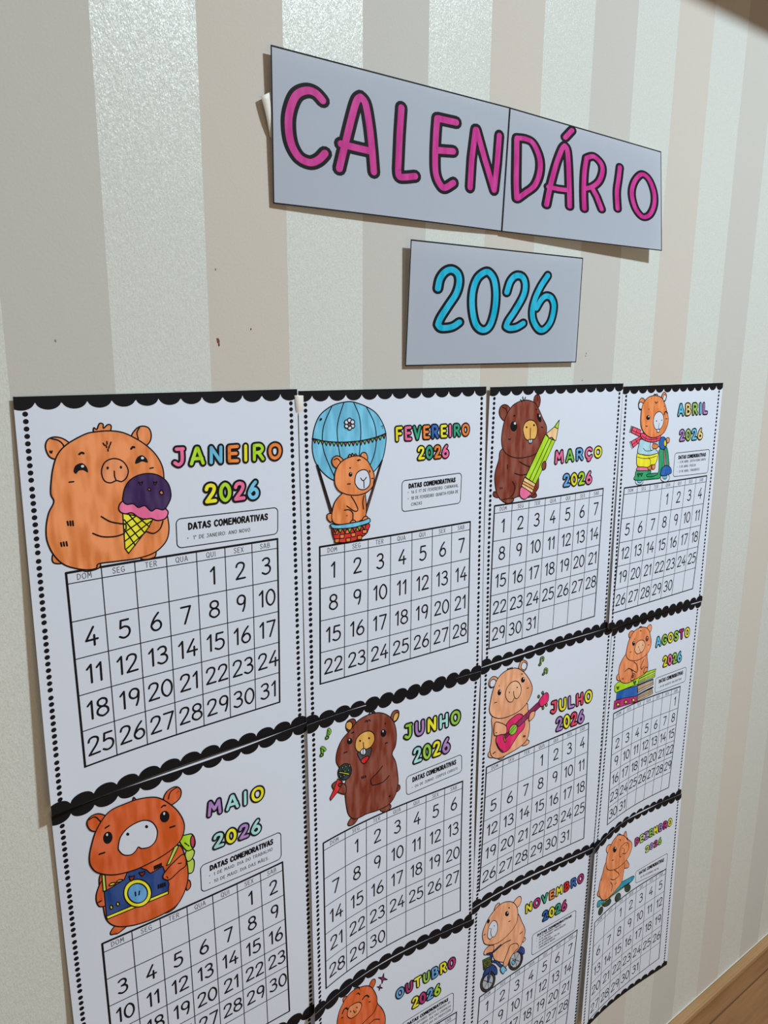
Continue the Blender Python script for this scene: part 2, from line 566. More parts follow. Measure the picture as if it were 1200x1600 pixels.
# ------------------------------------------------------------------ hand lettering (strokes in a box 10 high, y up)
GLYPHS = {
    '0': (6, ['c', (3, 10), (.9, 8.2), (.2, 5), (.9, 1.8), (3, 0), (5.1, 1.8), (5.8, 5), (5.1, 8.2)]),
    '1': (3.4, ['l', (.5, 7.8), (2.5, 10), (2.4, 0)]),
    '2': (6, ['s', (.5, 7.6), (1.2, 9.3), (3, 10), (4.9, 9.3), (5.3, 7.5), (4.2, 5), (2, 2.2), (.4, .1)], ['l', (.4, .1), (5.8, .3)]),
    '3': (6, ['s', (.7, 8.9), (2, 9.9), (4, 9.8), (5, 8.2), (4.4, 6.3), (2.3, 5.4)], ['s', (2.3, 5.4), (4.6, 4.9), (5.5, 3), (4.7, .9), (2.4, 0), (.3, 1.1)]),
    '4': (6, ['l', (4.2, 10), (.3, 3), (6, 3.2)], ['l', (4.4, 5.4), (4.3, 0)]),
    '5': (6, ['l', (5.1, 10), (1.3, 9.9), (.9, 5.6)], ['s', (.9, 5.6), (3, 6.3), (5, 5.4), (5.6, 3.2), (4.6, .9), (2.4, 0), (.3, 1)]),
    '6': (6, ['s', (4.4, 10), (2.4, 7.6), (.9, 4.8), (.4, 2.4), (1.6, .4), (3.4, 0), (5.2, 1.2), (5.6, 3.4), (4.4, 5.3), (2.6, 5.4), (.9, 3.9)]),
    '7': (6, ['l', (.4, 9.9), (5.6, 10), (2.2, 0)]),
    '8': (6, ['c', (3, 10), (1, 9), (.9, 6.7), (3, 5.4), (5.1, 6.7), (5, 9)], ['c', (3, 5.4), (.7, 4.2), (.4, 1.6), (3, 0), (5.6, 1.6), (5.3, 4.2)]),
    '9': (6, ['s', (5.2, 7), (4.4, 5), (2.4, 4.5), (.8, 5.8), (.7, 8.2), (2.2, 9.9), (4.2, 9.7), (5.3, 8.2), (5.3, 6), (4.9, 2.8), (3.9, 0)]),
    'A': (6.4, ['l', (.3, 0), (2.9, 10), (3.5, 10), (6.1, 0)], ['l', (1, 3.2), (5.5, 3.2)]),
    'B': (5.8, ['l', (.6, 10), (.6, 0)], ['s', (.6, 10), (3.5, 10), (4.8, 8), (3.6, 5.6), (.6, 5.3)], ['s', (.6, 5.3), (4, 5.2), (5.4, 2.8), (4, .3), (.6, 0)]),
    'C': (6, ['s', (5.6, 8.4), (4, 9.9), (2, 9.3), (.6, 7), (.5, 3.4), (1.8, .7), (3.8, 0), (5.6, 1.6)]),
    'D': (6.2, ['l', (.6, 10), (.6, 0)], ['s', (.6, 10), (3.4, 9.6), (5.4, 7.4), (5.7, 4.4), (4.2, 1.4), (.6, 0)]),
    'E': (5.2, ['l', (4.9, 10), (.6, 9.8), (.6, .2), (4.9, 0)], ['l', (.6, 5.2), (4.2, 5.2)]),
    'F': (5.2, ['l', (4.9, 10), (.6, 9.8), (.6, 0)], ['l', (.6, 5.2), (4.2, 5.2)]),
    'G': (6.2, ['s', (5.5, 8.6), (4, 9.9), (2, 9.3), (.6, 7), (.5, 3.4), (1.8, .7), (3.8, 0), (5.6, 1.8), (5.7, 4.4)], ['l', (5.7, 4.4), (3.6, 4.4)]),
    'H': (6, ['l', (.6, 10), (.6, 0)], ['l', (5.4, 10), (5.4, 0)], ['l', (.6, 5), (5.4, 5)]),
    'I': (1.8, ['l', (.9, 10), (.9, 0)]),
    'J': (5, ['l', (1.4, 10), (4.6, 10)], ['s', (3.9, 10), (4.1, 5), (3.8, 1.6), (2.3, 0), (.5, 1.4)]),
    'L': (5, ['l', (.6, 10), (.6, .1), (4.7, 0)]),
    'M': (7, ['l', (.5, 0), (1.2, 10), (3.5, 3.6), (5.9, 10), (6.5, 0)]),
    'N': (6.2, ['l', (.6, 0), (.7, 10), (5.5, 0), (5.6, 10)]),
    'O': (6.4, ['c', (3.2, 10), (1, 8.6), (.3, 5), (1.2, 1.4), (3.2, 0), (5.2, 1.4), (6.1, 5), (5.4, 8.6)]),
    'P': (5.6, ['l', (.6, 10), (.6, 0)], ['s', (.6, 10), (3.8, 10), (5.2, 7.6), (3.8, 5), (.6, 4.6)]),
    'Q': (6.4, ['c', (3.2, 10), (1, 8.6), (.3, 5), (1.2, 1.4), (3.2, 0), (5.2, 1.4), (6.1, 5), (5.4, 8.6)], ['l', (4, 2.4), (6.2, -.6)]),
    'R': (5.8, ['l', (.6, 10), (.6, 0)], ['s', (.6, 10), (3.8, 10), (5.1, 7.6), (3.8, 5.2), (.6, 4.8)], ['l', (2.8, 5), (5.4, 0)]),
    'S': (5.4, ['s', (4.9, 8.6), (3.6, 10), (1.6, 9.6), (.7, 7.8), (1.8, 5.8), (3.8, 4.6), (4.9, 2.6), (4, .5), (2, 0), (.4, 1.5)]),
    'T': (5.8, ['l', (.2, 10), (5.6, 10)], ['l', (2.9, 10), (2.9, 0)]),
    'U': (6, ['s', (.6, 10), (.6, 4), (1.4, .9), (3, 0), (4.6, .9), (5.4, 4), (5.4, 10)]),
    'V': (6, ['l', (.3, 10), (3, 0), (5.7, 10)]),
    'X': (5.6, ['l', (.4, 10), (5.2, 0)], ['l', (5.2, 10), (.4, 0)]),
    'Z': (5.8, ['l', (.6, 10), (5.3, 9.8), (.4, .2), (5.4, 0)]),
    ':': (1.8, ['l', (.9, 7), (.9, 6.6)], ['l', (.9, 1.6), (.9, 1.2)]),
    '.': (1.8, ['l', (.9, .4), (.9, 0)]),
    '-': (3.4, ['l', (.5, 4.8), (2.9, 4.8)]),
    'º': (2.8, ['c', (1.4, 10), (.5, 8.8), (1.4, 7.4), (2.3, 8.8)]),
    ' ': (3, ),
}
GLYPHS['Ç'] = (6, GLYPHS['C'][1], ['s', (3.4, 0), (4.1, -1.2), (3.2, -2.2), (2.2, -1.9)])
GLYPHS['Á'] = (6.4, *GLYPHS['A'][1:], ['l', (2.9, 11.6), (4.1, 13)])
GLYPHS['Ú'] = (6, *GLYPHS['U'][1:], ['l', (2.9, 11.6), (4.1, 13)])
GLYPHS['Ã'] = (6.4, *GLYPHS['A'][1:], ['s', (1.6, 11.6), (2.6, 12.4), (3.8, 11.6), (4.8, 12.4)])
GLYPHS['Õ'] = (6.4, *GLYPHS['O'][1:], ['s', (1.6, 11.6), (2.6, 12.4), (3.8, 11.6), (4.8, 12.4)])
GLYPHS['Ê'] = (5.2, *GLYPHS['E'][1:], ['l', (1.6, 11.6), (2.7, 12.6), (3.8, 11.6)])


def glyph_strokes(ch):
    for st in GLYPHS[ch][1:]:
        k, pts = st[0], st[1:]
        yield (spline(pts, k == 'c', 4) if k in 'sc' else list(pts)), k == 'c'


def text_width(t, gap):
    return sum(GLYPHS[c][0] for c in t) + gap * (len(t) - 1)


def write(ink, text, place, size_w, w, lay, gap=1.6):
    """place(x, y) maps lettering units to sheet cm; size_w total width in units."""
    x = 0.0
    for c in text:
        for pts, closed in glyph_strokes(c):
            ink.stroke([place(x + p[0], p[1]) for p in pts], w, lay, closed)
        x += GLYPHS[c][0] + gap


def quad_at(q, s, t):
    return tuple((1 - t) * ((1 - s) * q[0][i] + s * q[1][i]) + t * ((1 - s) * q[3][i] + s * q[2][i]) for i in (0, 1))


def quad_size(q):
    d = lambda a, b: math.hypot(a[0] - b[0], a[1] - b[1])
    return (d(q[0], q[1]) + d(q[3], q[2])) / 2, (d(q[0], q[3]) + d(q[1], q[2])) / 2


def fat_word(name, piece, text, q, cols, sh, root):
    """Outlined bubble lettering: a black outline mesh, one coloured child per character."""
    W, H = quad_size(q)
    ow = min(0.335 * H, 0.64)
    iw = ow * 0.45
    gap = 3.2
    tw = text_width(text, gap)
    tops = {'Ç': 10}
    ix, iy = ow / 2 / W, ow / 2 / H

    def pl(x, y):
        return quad_at(q, ix + (1 - 2 * ix) * x / tw, 1 - iy - (1 - 2 * iy) * y / 10)
    base = Ink()
    write(base, text, pl, tw, ow, 20, gap)
    o = base.build(name, ink_mat('black'), root, sh)
    x = 0.0
    for c, col in zip(text, cols):
        k = Ink()
        for pts, closed in glyph_strokes(c):
            k.stroke([pl(x + p[0], p[1]) for p in pts], iw, 22, closed)
        k.build(piece, ink_mat(col), o, sh)
        x += GLYPHS[c][0] + gap
    return o


SHEETS = {
 'JAN': dict(w=21,h=29.7,c=[(0.0916, 1.0499, 0.0028), (0.3001, 1.05, 0.0025), (0.3019, 0.757, 0.0045), (0.0887, 0.7532, 0.0105)],bow=(0.002, 0, 0, 0, 0),curl=(0, 0, 0, 0),edge=(0, 0),sag=(0.0, 0.3)),
 'FEV': dict(w=21,h=29.7,c=[(0.3012, 1.0484, 0.0025), (0.5101, 1.0476, 0.0028), (0.5159, 0.7494, 0.0045), (0.3017, 0.7553, 0.006)],bow=(0.002, 0, 0, 0, 0),curl=(0, 0, 0, 0),edge=(0, 0),sag=(0, 0)),
 'MAR': dict(w=21,h=29.7,c=[(0.5147, 1.0469, 0.0034), (0.7252, 1.0466, 0.003), (0.7274, 0.7516, 0.0045), (0.517, 0.7543, 0.005)],bow=(0.002, 0, 0, 0, 0),curl=(0, 0, 0, 0),edge=(-0.0025, 0),sag=(0, 0)),
 'ABR': dict(w=21,h=29.7,c=[(0.7256, 1.043, 0.003), (0.9368, 1.0435, 0.003), (0.9382, 0.744, 0.004), (0.7239, 0.7513, 0.009)],bow=(0.001, 0, 0, 0, 0),curl=(0, 0, 0, 0),edge=(0, 0),sag=(0, 0)),
 'MAI': dict(w=21,h=29.7,c=[(0.0895, 0.7498, 0.004), (0.303, 0.7585, 0.006), (0.3054, 0.4544, 0.01), (0.0915, 0.4508, 0.012)],bow=(0.003, 0.0045, 0, 0, -0.003),curl=(0, 0, 0.002, 0.006),edge=(0, 0),sag=(0.3, 0.0)),
 'JUN': dict(w=21,h=29.7,c=[(0.3003, 0.7578, 0.0095), (0.5141, 0.7509, 0.0053), (0.5177, 0.4466, 0.006), (0.3, 0.4565, 0.0155)],bow=(0.001, 0, 0, 0, 0),curl=(0.007, 0.013, 0, 0),edge=(0, -0.0035),sag=(0.05, 0.75)),
 'JUL': dict(w=21,h=29.7,c=[(0.5145, 0.7552, 0.0056), (0.7363, 0.7515, 0.0053), (0.7391, 0.4442, 0.0055), (0.5136, 0.4617, 0.0065)],bow=(0.003, 0, 0, 0, 0.0),curl=(0, 0, 0, 0),edge=(0.0015, 0),sag=(0.15, 0.5)),
 'AGO': dict(w=21,h=29.7,c=[(0.7358, 0.7477, 0.006), (0.9347, 0.7449, 0.005), (0.9328, 0.4474, 0.005), (0.7306, 0.444, 0.007)],bow=(0.002, 0, 0, 0, 0),curl=(0.003, 0.003, 0, 0),edge=(0, 0),sag=(0.2, 0.9)),
 'OUT': dict(w=21,h=29.7,c=[(0.2995, 0.4575, 0.0163), (0.5169, 0.4475, 0.0068), (0.509, 0.1526, 0.006), (0.3009, 0.1582, 0.012)],bow=(0.001, 0, 0, 0, 0),curl=(0.013, 0.01, 0, 0),edge=(0, 0),sag=(0.8, 0.2)),
 'NOV': dict(w=21,h=29.7,c=[(0.5133, 0.4621, 0.0068), (0.7299, 0.4467, 0.0063), (0.7239, 0.1502, 0.006), (0.5133, 0.1656, 0.006)],bow=(0.002, 0, 0, 0, 0),curl=(0, 0, 0, 0),edge=(0, 0),sag=(0.5, 0.3)),
 'DEZ': dict(w=21,h=29.7,c=[(0.7248, 0.4511, 0.013), (0.9331, 0.4477, 0.0058), (0.9409, 0.1469, 0.006), (0.7209, 0.1631, 0.015)],bow=(0.002, 0, 0, 0, 0),curl=(0.011, 0.012, 0, 0),edge=(0, 0),sag=(0.9, 0.3)),
 'CAL': dict(w=25,h=11,c=[(0.2817, 1.2943, 0.0058), (0.5272, 1.2983, 0.003), (0.5227, 1.1908, 0.003), (0.2823, 1.188, 0.003)],bow=(0.0, 0, 0, 0.002, 0),curl=(0, 0, 0, 0),edge=(0, 0),sag=(0, 0)),
 'DAR': dict(w=24.6,h=10.7,c=[(0.5264, 1.2979, 0.0038), (0.7531, 1.294, 0.009), (0.7624, 1.1921, 0.0135), (0.5219, 1.1906, 0.0038)],bow=(0.0, 0, 0, 0, 0),curl=(0, 0, 0, 0),edge=(0, 0),sag=(0, 0)),
 'ANO': dict(w=23.5,h=10.7,c=[(0.4109, 1.1735, 0.0072), (0.6404, 1.1762, 0.004), (0.6381, 1.0704, 0.005), (0.4099, 1.0676, 0.0028)],bow=(0.001, 0, 0, 0, 0),curl=(0, 0, 0, 0),edge=(0, 0),sag=(0, 0)),
 'SET': dict(w=21,h=29.7,c=[(0.0915, 0.4508, 0.004), (0.3054, 0.4544, 0.0058), (0.3054, 0.1579, 0.005), (0.0915, 0.1543, 0.005)],bow=(0.002, 0, 0, 0, 0),curl=(0, 0, 0, 0),edge=(0, 0),sag=(0, 0)),
}
ART = {
 'JAN': [
  ('F','foot','orange',[(1.66,10.6),(1.49,11.02),(1.63,11.32),(2.14,11.39),(2.25,10.98)]),
  ('F','foot','orange',[(3.32,11.92),(3.59,12.28),(4.44,12.22),(4.57,11.87),(3.9,11.56)]),
  ('F','foot','orange',[(7.46,11.91),(7.63,12.13),(8.1,12.17),(8.51,12.05),(8.56,11.6),(8.05,11.42)]),
  ('F','ear','orange',[(3.02,3.78),(2.46,4.22),(1.91,4.04),(1.69,3.42),(1.83,2.92),(2.26,2.73),(2.81,2.87),(3.27,3.31)]),
  ('F','ear','orange',[(7.43,3.12),(7.68,2.59),(8.12,2.34),(8.63,2.46),(8.82,2.93),(8.69,3.48),(8.2,3.78)]),
  ('L',1,[(2.09,2.82),(2.53,2.98),(2.8,3.28),(2.84,3.6)]),
  ('L',1,[(8.03,2.39),(7.81,2.78),(7.87,3.24)]),
  ('F','hair_tuft','orange',[(4.88,2.58),(4.88,2.26),(5.07,2.38),(5.27,2),(5.51,2.05),(5.52,2.34),(5.82,2.1),(6.05,2.19),(5.92,2.61),(5.42,2.76)]),
  ('F','body','orange',[(4.23,2.68),(4.96,2.55),(5.96,2.54),(6.83,2.72),(7.69,3.19),(8.48,3.8),(9.08,4.5),(9.46,5.33),(9.54,6.19),(9.44,7.72),(9.59,8.91),(9.67,10.1),(9.38,11.04),(8.51,11.73),(7.27,11.97),(5.63,11.93),(4.48,11.89),(4.28,12.19),(3.51,12.14),(2.37,11.64),(1.69,10.87),(1.3,9.82),(1.28,8.84),(1.52,7.82),(1.91,7.08),(1.76,6.53),(1.87,5.59),(2.06,4.74),(2.4,3.91),(3.06,3.26)]),
  ('F','snout','orange_light',[(5.16,5.3),(5.45,4.7),(6.07,4.5),(6.68,4.77),(6.99,5.39),(6.84,5.93),(6.48,6.19),(6.13,6.08),(5.68,6.2),(5.27,5.95)]),
  ('N','nostril','black',[(5.68,5.14),(5.64,5.21),(5.58,5.24),(5.52,5.2),(5.5,5.12),(5.53,5.05),(5.6,5.02),(5.66,5.06)]),
  ('N','nostril','black',[(6.59,5.17),(6.56,5.24),(6.5,5.27),(6.44,5.23),(6.42,5.15),(6.45,5.07),(6.51,5.05),(6.57,5.09)]),
  ('L',1,[(6.03,5.39),(6.02,5.75),(6.1,6.04)]),
  ('F','eye','black',[(3.32,5.13),(3.49,4.75),(3.91,4.63),(4.19,4.91),(4.25,5.31),(3.96,5.13),(3.67,5.14),(3.46,5.33)]),
  ('N','eye_glint','white',[(4.03,4.86),(4,4.92),(3.92,4.94),(3.85,4.9),(3.83,4.84),(3.86,4.78),(3.94,4.76),(4.01,4.79)]),
  ('F','eye','black',[(7.51,4.97),(7.69,4.56),(8.06,4.42),(8.36,4.69),(8.41,4.99),(8.03,4.87),(7.75,4.97)]),
  ('N','eye_glint','white',[(8.18,4.64),(8.14,4.7),(8.06,4.72),(7.98,4.69),(7.96,4.62),(7.99,4.55),(8.07,4.53),(8.15,4.57)]),
  ('L',1.5,[(3.79,4),(3.94,3.91),(4.07,3.97)]),
  ('L',1.5,[(7.32,3.9),(7.43,3.78),(7.54,3.81)]),
  ('L',1,[(2.98,5.85),(3.28,5.85)]),
  ('L',1,[(8.55,5.42),(8.8,5.4)]),
  ('L',1,[(5.41,3.36),(5.5,3.53)]),
  ('L',1,[(5.68,3.27),(5.68,3.45)]),
  ('L',1,[(5.95,3.33),(5.88,3.51)]),
  ('L',1,[(5.59,3.52),(5.64,3.69)]),
  ('L',1,[(5.83,3.57),(5.78,3.73)]),
  ('L',1,[(5.71,3.8),(5.71,3.94)]),
  ('L',1.2,[(2.66,8.55),(2.69,8.81)]),
  ('L',1.2,[(2.84,8.56),(2.85,8.85)]),
  ('L',1.2,[(3,8.57),(3.01,8.88)]),
  ('L',1.2,[(2.13,9.96),(2.16,10.2)]),
  ('L',1.2,[(2.3,9.95),(2.33,10.21)]),
  ('L',1.2,[(2.48,9.95),(2.51,10.23)]),
  ('L',1,[(1.94,3.64),(1.97,3.75)]),
  ('L',1,[(2.07,3.64),(2.03,3.77)]),
  ('P','ice_cream_cone','yellow',[(6.39,8.49),(8.52,9.21),(8.16,9.78),(6.6,11.49),(6.37,11.1)]),
  ('L',1,[(6.38,9.34),(7.33,8.8)]),
  ('L',1,[(6.38,9.9),(7.95,9.08)]),
  ('L',1,[(6.37,10.57),(8.38,9.33)]),
  ('L',1,[(6.48,11.12),(7.99,10.05)]),
  ('L',1,[(6.46,8.97),(7.46,10.55)]),
  ('L',1,[(6.85,8.68),(7.85,10.16)]),
  ('L',1,[(7.47,8.92),(8.22,9.75)]),
  ('L',1,[(6.42,9.66),(7.11,10.98)]),
  ('F','ice_cream_scoop','pink',[(6.13,8.08),(6.28,7.73),(6.56,7.61),(7,7.81),(7.91,7.93),(8.83,8.23),(9.39,8.49),(9.68,8.82),(9.44,9.28),(8.85,9.36),(8.39,9.14),(7.92,9.13),(7.47,8.92),(7.04,8.54),(6.58,8.55),(6.24,8.37)]),
  ('F','ice_cream_scoop','purple_dark',[(6.49,7.29),(6.47,7.6),(6.72,7.87),(7.18,7.89),(7.52,8.2),(7.99,8.13),(8.43,8.58),(8.82,8.44),(9.34,8.6),(9.7,8.24),(9.97,7.63),(9.85,6.76),(9.35,6.14),(8.62,5.82),(7.78,5.83),(7.08,6.14),(6.68,6.65)]),
  ('F','sprinkle','orange',[(7.65,6.35),(7.79,6.44),(7.95,6.34),(7.82,6.57)]),
  ('F','sprinkle','orange',[(8.73,6.44),(8.87,6.53),(8.99,6.45),(8.84,6.68)]),
  ('F','sprinkle','orange',[(8.28,6.96),(8.42,6.84),(8.5,7.04),(8.38,7.05)]),
  ('F','sprinkle','orange',[(9.12,7.3),(9.29,7.13),(9.42,7.37),(9.27,7.45)]),
  ('L',1,[(4.9,8.51),(5.48,8.96),(6.18,9.21),(6.53,9.3),(6.54,9.68)]),
  ('L',1,[(4.25,9.63),(4.88,9.97),(5.76,10.09),(6.41,9.97)]),
  ('L',1,[(8.05,10.1),(8.51,10.28),(9,10),(9.25,9.45)]),
 ],
 'FEV': [
  ('F','balloon','blue_sky',[(1.2,4.27),(1.4,3.14),(2,2.03),(3.19,1.29),(4.38,1.03),(5.34,1.04),(6.66,1.47),(7.73,2.1),(8.45,3.1),(8.74,4.1),(8.59,5.31),(8.19,6.35),(7.16,7.34),(5.61,7.83),(4.38,7.9),(3.19,7.66),(2.2,6.95),(1.48,6.02),(1.21,5.14)]),
  ('L',1,[(4.38,1.04),(3.87,2.25),(3.64,3.25),(3.69,4.42),(3.91,5.9)]),
  ('L',1,[(3.19,1.29),(2.39,2.76),(2.16,4.04),(2.37,5.36),(3.36,7.56)]),
  ('L',1,[(5.34,1.04),(5.89,2.18),(6.04,3.36),(5.99,4.4),(5.8,5.88)]),
  ('L',1,[(6.66,1.47),(7.44,2.83),(7.68,4.19),(7.47,5.54),(6.99,6.57)]),
  ('L',1.4,[(1.21,3.96),(2.43,4.26),(3.78,4.42),(4.99,4.45),(6.23,4.4),(7.68,4.19),(8.73,3.91)]),
  ('P','pennant','red_brown',[(1.26,3.97),(1.58,4.05),(1.43,4.36)]),
  ('P','pennant','green',[(1.62,4.06),(1.95,4.14),(1.79,4.45)]),
  ('P','pennant','red_brown',[(1.99,4.15),(2.32,4.23),(2.16,4.54)]),
  ('P','pennant','green',[(2.36,4.24),(2.69,4.29),(2.54,4.62)]),
  ('P','pennant','red_brown',[(2.74,4.29),(3.07,4.34),(2.91,4.66)]),
  ('P','pennant','green',[(3.11,4.34),(3.45,4.38),(3.29,4.71)]),
  ('P','pennant','red_brown',[(3.49,4.39),(3.83,4.42),(3.67,4.76)]),
  ('P','pennant','green',[(3.88,4.42),(4.22,4.43),(4.06,4.78)]),
  ('P','pennant','red_brown',[(4.27,4.43),(4.61,4.44),(4.45,4.79)]),
  ('P','pennant','green',[(4.66,4.44),(5,4.45),(4.84,4.8)]),
  ('P','pennant','red_brown',[(5.05,4.44),(5.4,4.43),(5.23,4.79)]),
  ('P','pennant','green',[(5.45,4.43),(5.8,4.41),(5.63,4.78)]),
  ('P','pennant','red_brown',[(5.85,4.41),(6.2,4.4),(6.03,4.76)]),
  ('P','pennant','green',[(6.25,4.39),(6.61,4.34),(6.44,4.73)]),
  ('P','pennant','red_brown',[(6.65,4.34),(7.02,4.29),(6.85,4.67)]),
  ('P','pennant','green',[(7.06,4.28),(7.43,4.23),(7.26,4.61)]),
  ('P','pennant','red_brown',[(7.48,4.22),(7.85,4.15),(7.67,4.56)]),
  ('P','pennant','green',[(7.89,4.14),(8.27,4.04),(8.09,4.45)]),
  ('P','pennant','red_brown',[(8.32,4.02),(8.69,3.92),(8.51,4.34)]),
  ('F','flower_petal','white',[(5.4,3.08),(5.37,3.17),(5.29,3.24),(5.18,3.26),(5.08,3.23),(5,3.15),(4.98,3.06),(5.01,2.96),(5.09,2.9),(5.19,2.88),(5.3,2.91),(5.37,2.98)]),
  ('F','flower_petal','white',[(5.1,3.23),(5.07,3.32),(4.99,3.39),(4.88,3.41),(4.78,3.38),(4.7,3.31),(4.68,3.21),(4.71,3.12),(4.79,3.05),(4.89,3.03),(5,3.06),(5.07,3.13)]),
  ('F','flower_petal','white',[(4.79,3.06),(4.76,3.16),(4.69,3.22),(4.58,3.24),(4.48,3.21),(4.4,3.14),(4.38,3.04),(4.41,2.95),(4.49,2.88),(4.59,2.86),(4.69,2.89),(4.77,2.97)]),
  ('F','flower_petal','white',[(4.79,2.74),(4.76,2.83),(4.69,2.9),(4.58,2.92),(4.48,2.89),(4.4,2.82),(4.38,2.72),(4.41,2.63),(4.49,2.56),(4.59,2.54),(4.69,2.57),(4.77,2.65)]),
  ('F','flower_petal','white',[(5.1,2.59),(5.07,2.68),(4.99,2.75),(4.88,2.77),(4.78,2.74),(4.7,2.67),(4.68,2.57),(4.71,2.48),(4.79,2.41),(4.89,2.39),(5,2.42),(5.07,2.49)]),
  ('F','flower_petal','white',[(5.4,2.75),(5.37,2.85),(5.29,2.91),(5.18,2.93),(5.08,2.9),(5.01,2.83),(4.98,2.74),(5.01,2.64),(5.09,2.58),(5.19,2.55),(5.3,2.58),(5.37,2.66)]),
  ('F','flower_centre','brown',[(5.02,2.95),(4.98,3.05),(4.86,3.09),(4.75,3.04),(4.71,2.94),(4.76,2.83),(4.87,2.8),(4.98,2.84)]),
  ('L',1,[(1.99,2.46),(2.02,2.32),(2.09,2.41),(2.12,2.32)]),
  ('N','dot','black',[(8.3,3.24),(8.28,3.28),(8.26,3.29),(8.23,3.27),(8.22,3.24),(8.23,3.21),(8.26,3.2),(8.29,3.21)]),
  ('N','dot','black',[(8.4,3.38),(8.39,3.42),(8.37,3.43),(8.34,3.41),(8.33,3.38),(8.34,3.35),(8.37,3.34),(8.39,3.35)]),
  ('N','dot','black',[(8.43,3.21),(8.42,3.24),(8.39,3.25),(8.36,3.23),(8.35,3.2),(8.36,3.17),(8.39,3.16),(8.42,3.17)]),
  ('P','rope','brown_rope',[(1.52,6.2),(1.66,6.21),(2.99,10.45),(3.37,11.48),(3.2,11.5),(2.81,10.58)]),
  ('L',0.8,[(1.61,6.25),(2.92,10.51),(3.27,11.48)]),
  ('P','rope','brown_rope',[(8.12,6.38),(8.27,6.26),(6.31,11.24),(6.09,11.28)]),
  ('F','tail','orange',[(2.61,10.51),(2.44,10.61),(2.47,10.99),(2.85,11.28),(2.98,10.6)]),
  ('F','body','orange',[(4.19,8.76),(3.32,9.43),(2.96,10.29),(2.9,11.04),(3.35,11.52),(4.83,11.69),(5.9,11.46),(6.31,11.27),(6.46,10.51),(6.39,9.42),(6.22,8.95),(5.24,8.7)]),
  ('F','ear','orange',[(3.76,6.6),(3.3,6.52),(3.02,6.13),(3.1,5.73),(3.49,5.55),(3.88,5.68),(4.17,6.06)]),
  ('L',1,[(3.23,5.88),(3.54,5.78),(3.84,6.07),(3.86,6.41)]),
  ('F','ear','orange',[(5.98,5.74),(6.06,5.49),(6.35,5.44),(6.59,5.63),(6.66,6.06),(6.4,6.13)]),
  ('F','hair_tuft','orange',[(4.73,5.81),(4.8,5.5),(4.99,5.65),(5.08,5.43),(5.24,5.62),(5.42,5.5),(5.53,5.77)]),
  ('F','head','orange',[(3.24,7.62),(3.34,6.89),(3.82,6.19),(4.6,5.8),(5.66,5.69),(6.55,6.11),(7.08,6.88),(7.34,7.51),(7.27,8.12),(7.14,8.57),(6.49,9),(5.59,9.16),(4.53,9.02),(3.71,8.64),(3.34,8.15)]),
  ('F','snout','white',[(5.29,7.87),(5.48,7.24),(6.08,6.95),(6.62,7.12),(6.88,7.78),(6.81,8.39),(6.31,8.72),(5.74,8.63),(5.39,8.26)]),
  ('L',1,[(5.9,7.67),(6.04,7.86),(6.22,7.91),(6.5,7.66)]),
  ('L',1,[(6.22,7.91),(6.24,8.58)]),
  ('F','eye','black',[(5.04,7.28),(5.01,7.38),(4.94,7.45),(4.84,7.47),(4.75,7.44),(4.68,7.36),(4.66,7.25),(4.69,7.15),(4.76,7.08),(4.85,7.05),(4.95,7.09),(5.02,7.17)]),
  ('N','eye_glint','white',[(4.94,7.18),(4.92,7.21),(4.89,7.22),(4.85,7.21),(4.83,7.17),(4.85,7.14),(4.89,7.13),(4.92,7.15)]),
  ('N','eye','black',[(6.94,7.16),(6.92,7.24),(6.87,7.27),(6.82,7.23),(6.8,7.15),(6.82,7.06),(6.87,7.03),(6.92,7.07)]),
  ('N','dot','black',[(4.93,6.7),(4.9,6.74),(4.83,6.75),(4.75,6.73),(4.72,6.69),(4.75,6.65),(4.83,6.63),(4.9,6.66)]),
  ('L',1,[(5.58,6.07),(5.72,6.13),(5.72,6.02),(5.9,6.08)]),
  ('L',1,[(4.52,8.08),(4.83,8.09)]),
  ('L',1,[(7.06,7.82),(7.21,7.79)]),
  ('L',1,[(4.88,9.2),(5.26,9.77),(5.55,10.45),(5.2,10.56),(4.42,10.02)]),
  ('L',1,[(4.16,10.36),(4.64,10.38),(5.02,10.74),(4.97,11.51)]),
  ('N','dot','red_brown',[(4.49,10.87),(4.47,10.91),(4.41,10.92),(4.34,10.9),(4.32,10.85),(4.35,10.81),(4.41,10.8),(4.47,10.82)]),
  ('L',1,[(6.21,9.25),(6.08,9.85),(6.14,10.48)]),
  ('F','foot','orange',[(4.74,11.56),(4.92,11.36),(5.19,11.39),(5.31,11.59),(5.09,11.75)]),
  ('F','foot','orange',[(5.98,11.47),(6.16,11.19),(6.45,11.16),(6.6,11.4),(6.26,11.61)]),
  ('F','basket','red',[(2.89,11.72),(2.99,12.57),(3.32,13.08),(4.1,13.27),(5.16,13.24),(6.25,12.83),(6.58,12.48),(6.66,11.86),(4.83,11.88),(3.43,11.8)]),
  ('P','basket_patch','orange_bright',[(3.02,12.07),(3.5,12.09),(3.46,12.43),(3.06,12.42)]),
  ('P','basket_patch','orange_bright',[(4.15,12.14),(4.65,12.15),(4.6,12.5),(4.2,12.48)]),
  ('P','basket_patch','orange_bright',[(5.32,12.06),(5.82,12.07),(5.78,12.42),(5.37,12.4)]),
  ('P','basket_patch','orange_bright',[(3.63,12.5),(4.11,12.51),(4.07,12.86),(3.67,12.84)]),
  ('P','basket_patch','orange_bright',[(4.78,12.49),(5.28,12.51),(5.24,12.86),(4.83,12.84)]),
  ('P','basket_patch','orange_bright',[(5.96,12.34),(6.47,12.36),(6.43,12.71),(6.01,12.69)]),
  ('P','basket_patch','orange_bright',[(3.11,12.82),(3.59,12.83),(3.54,13.18),(3.15,13.16)]),
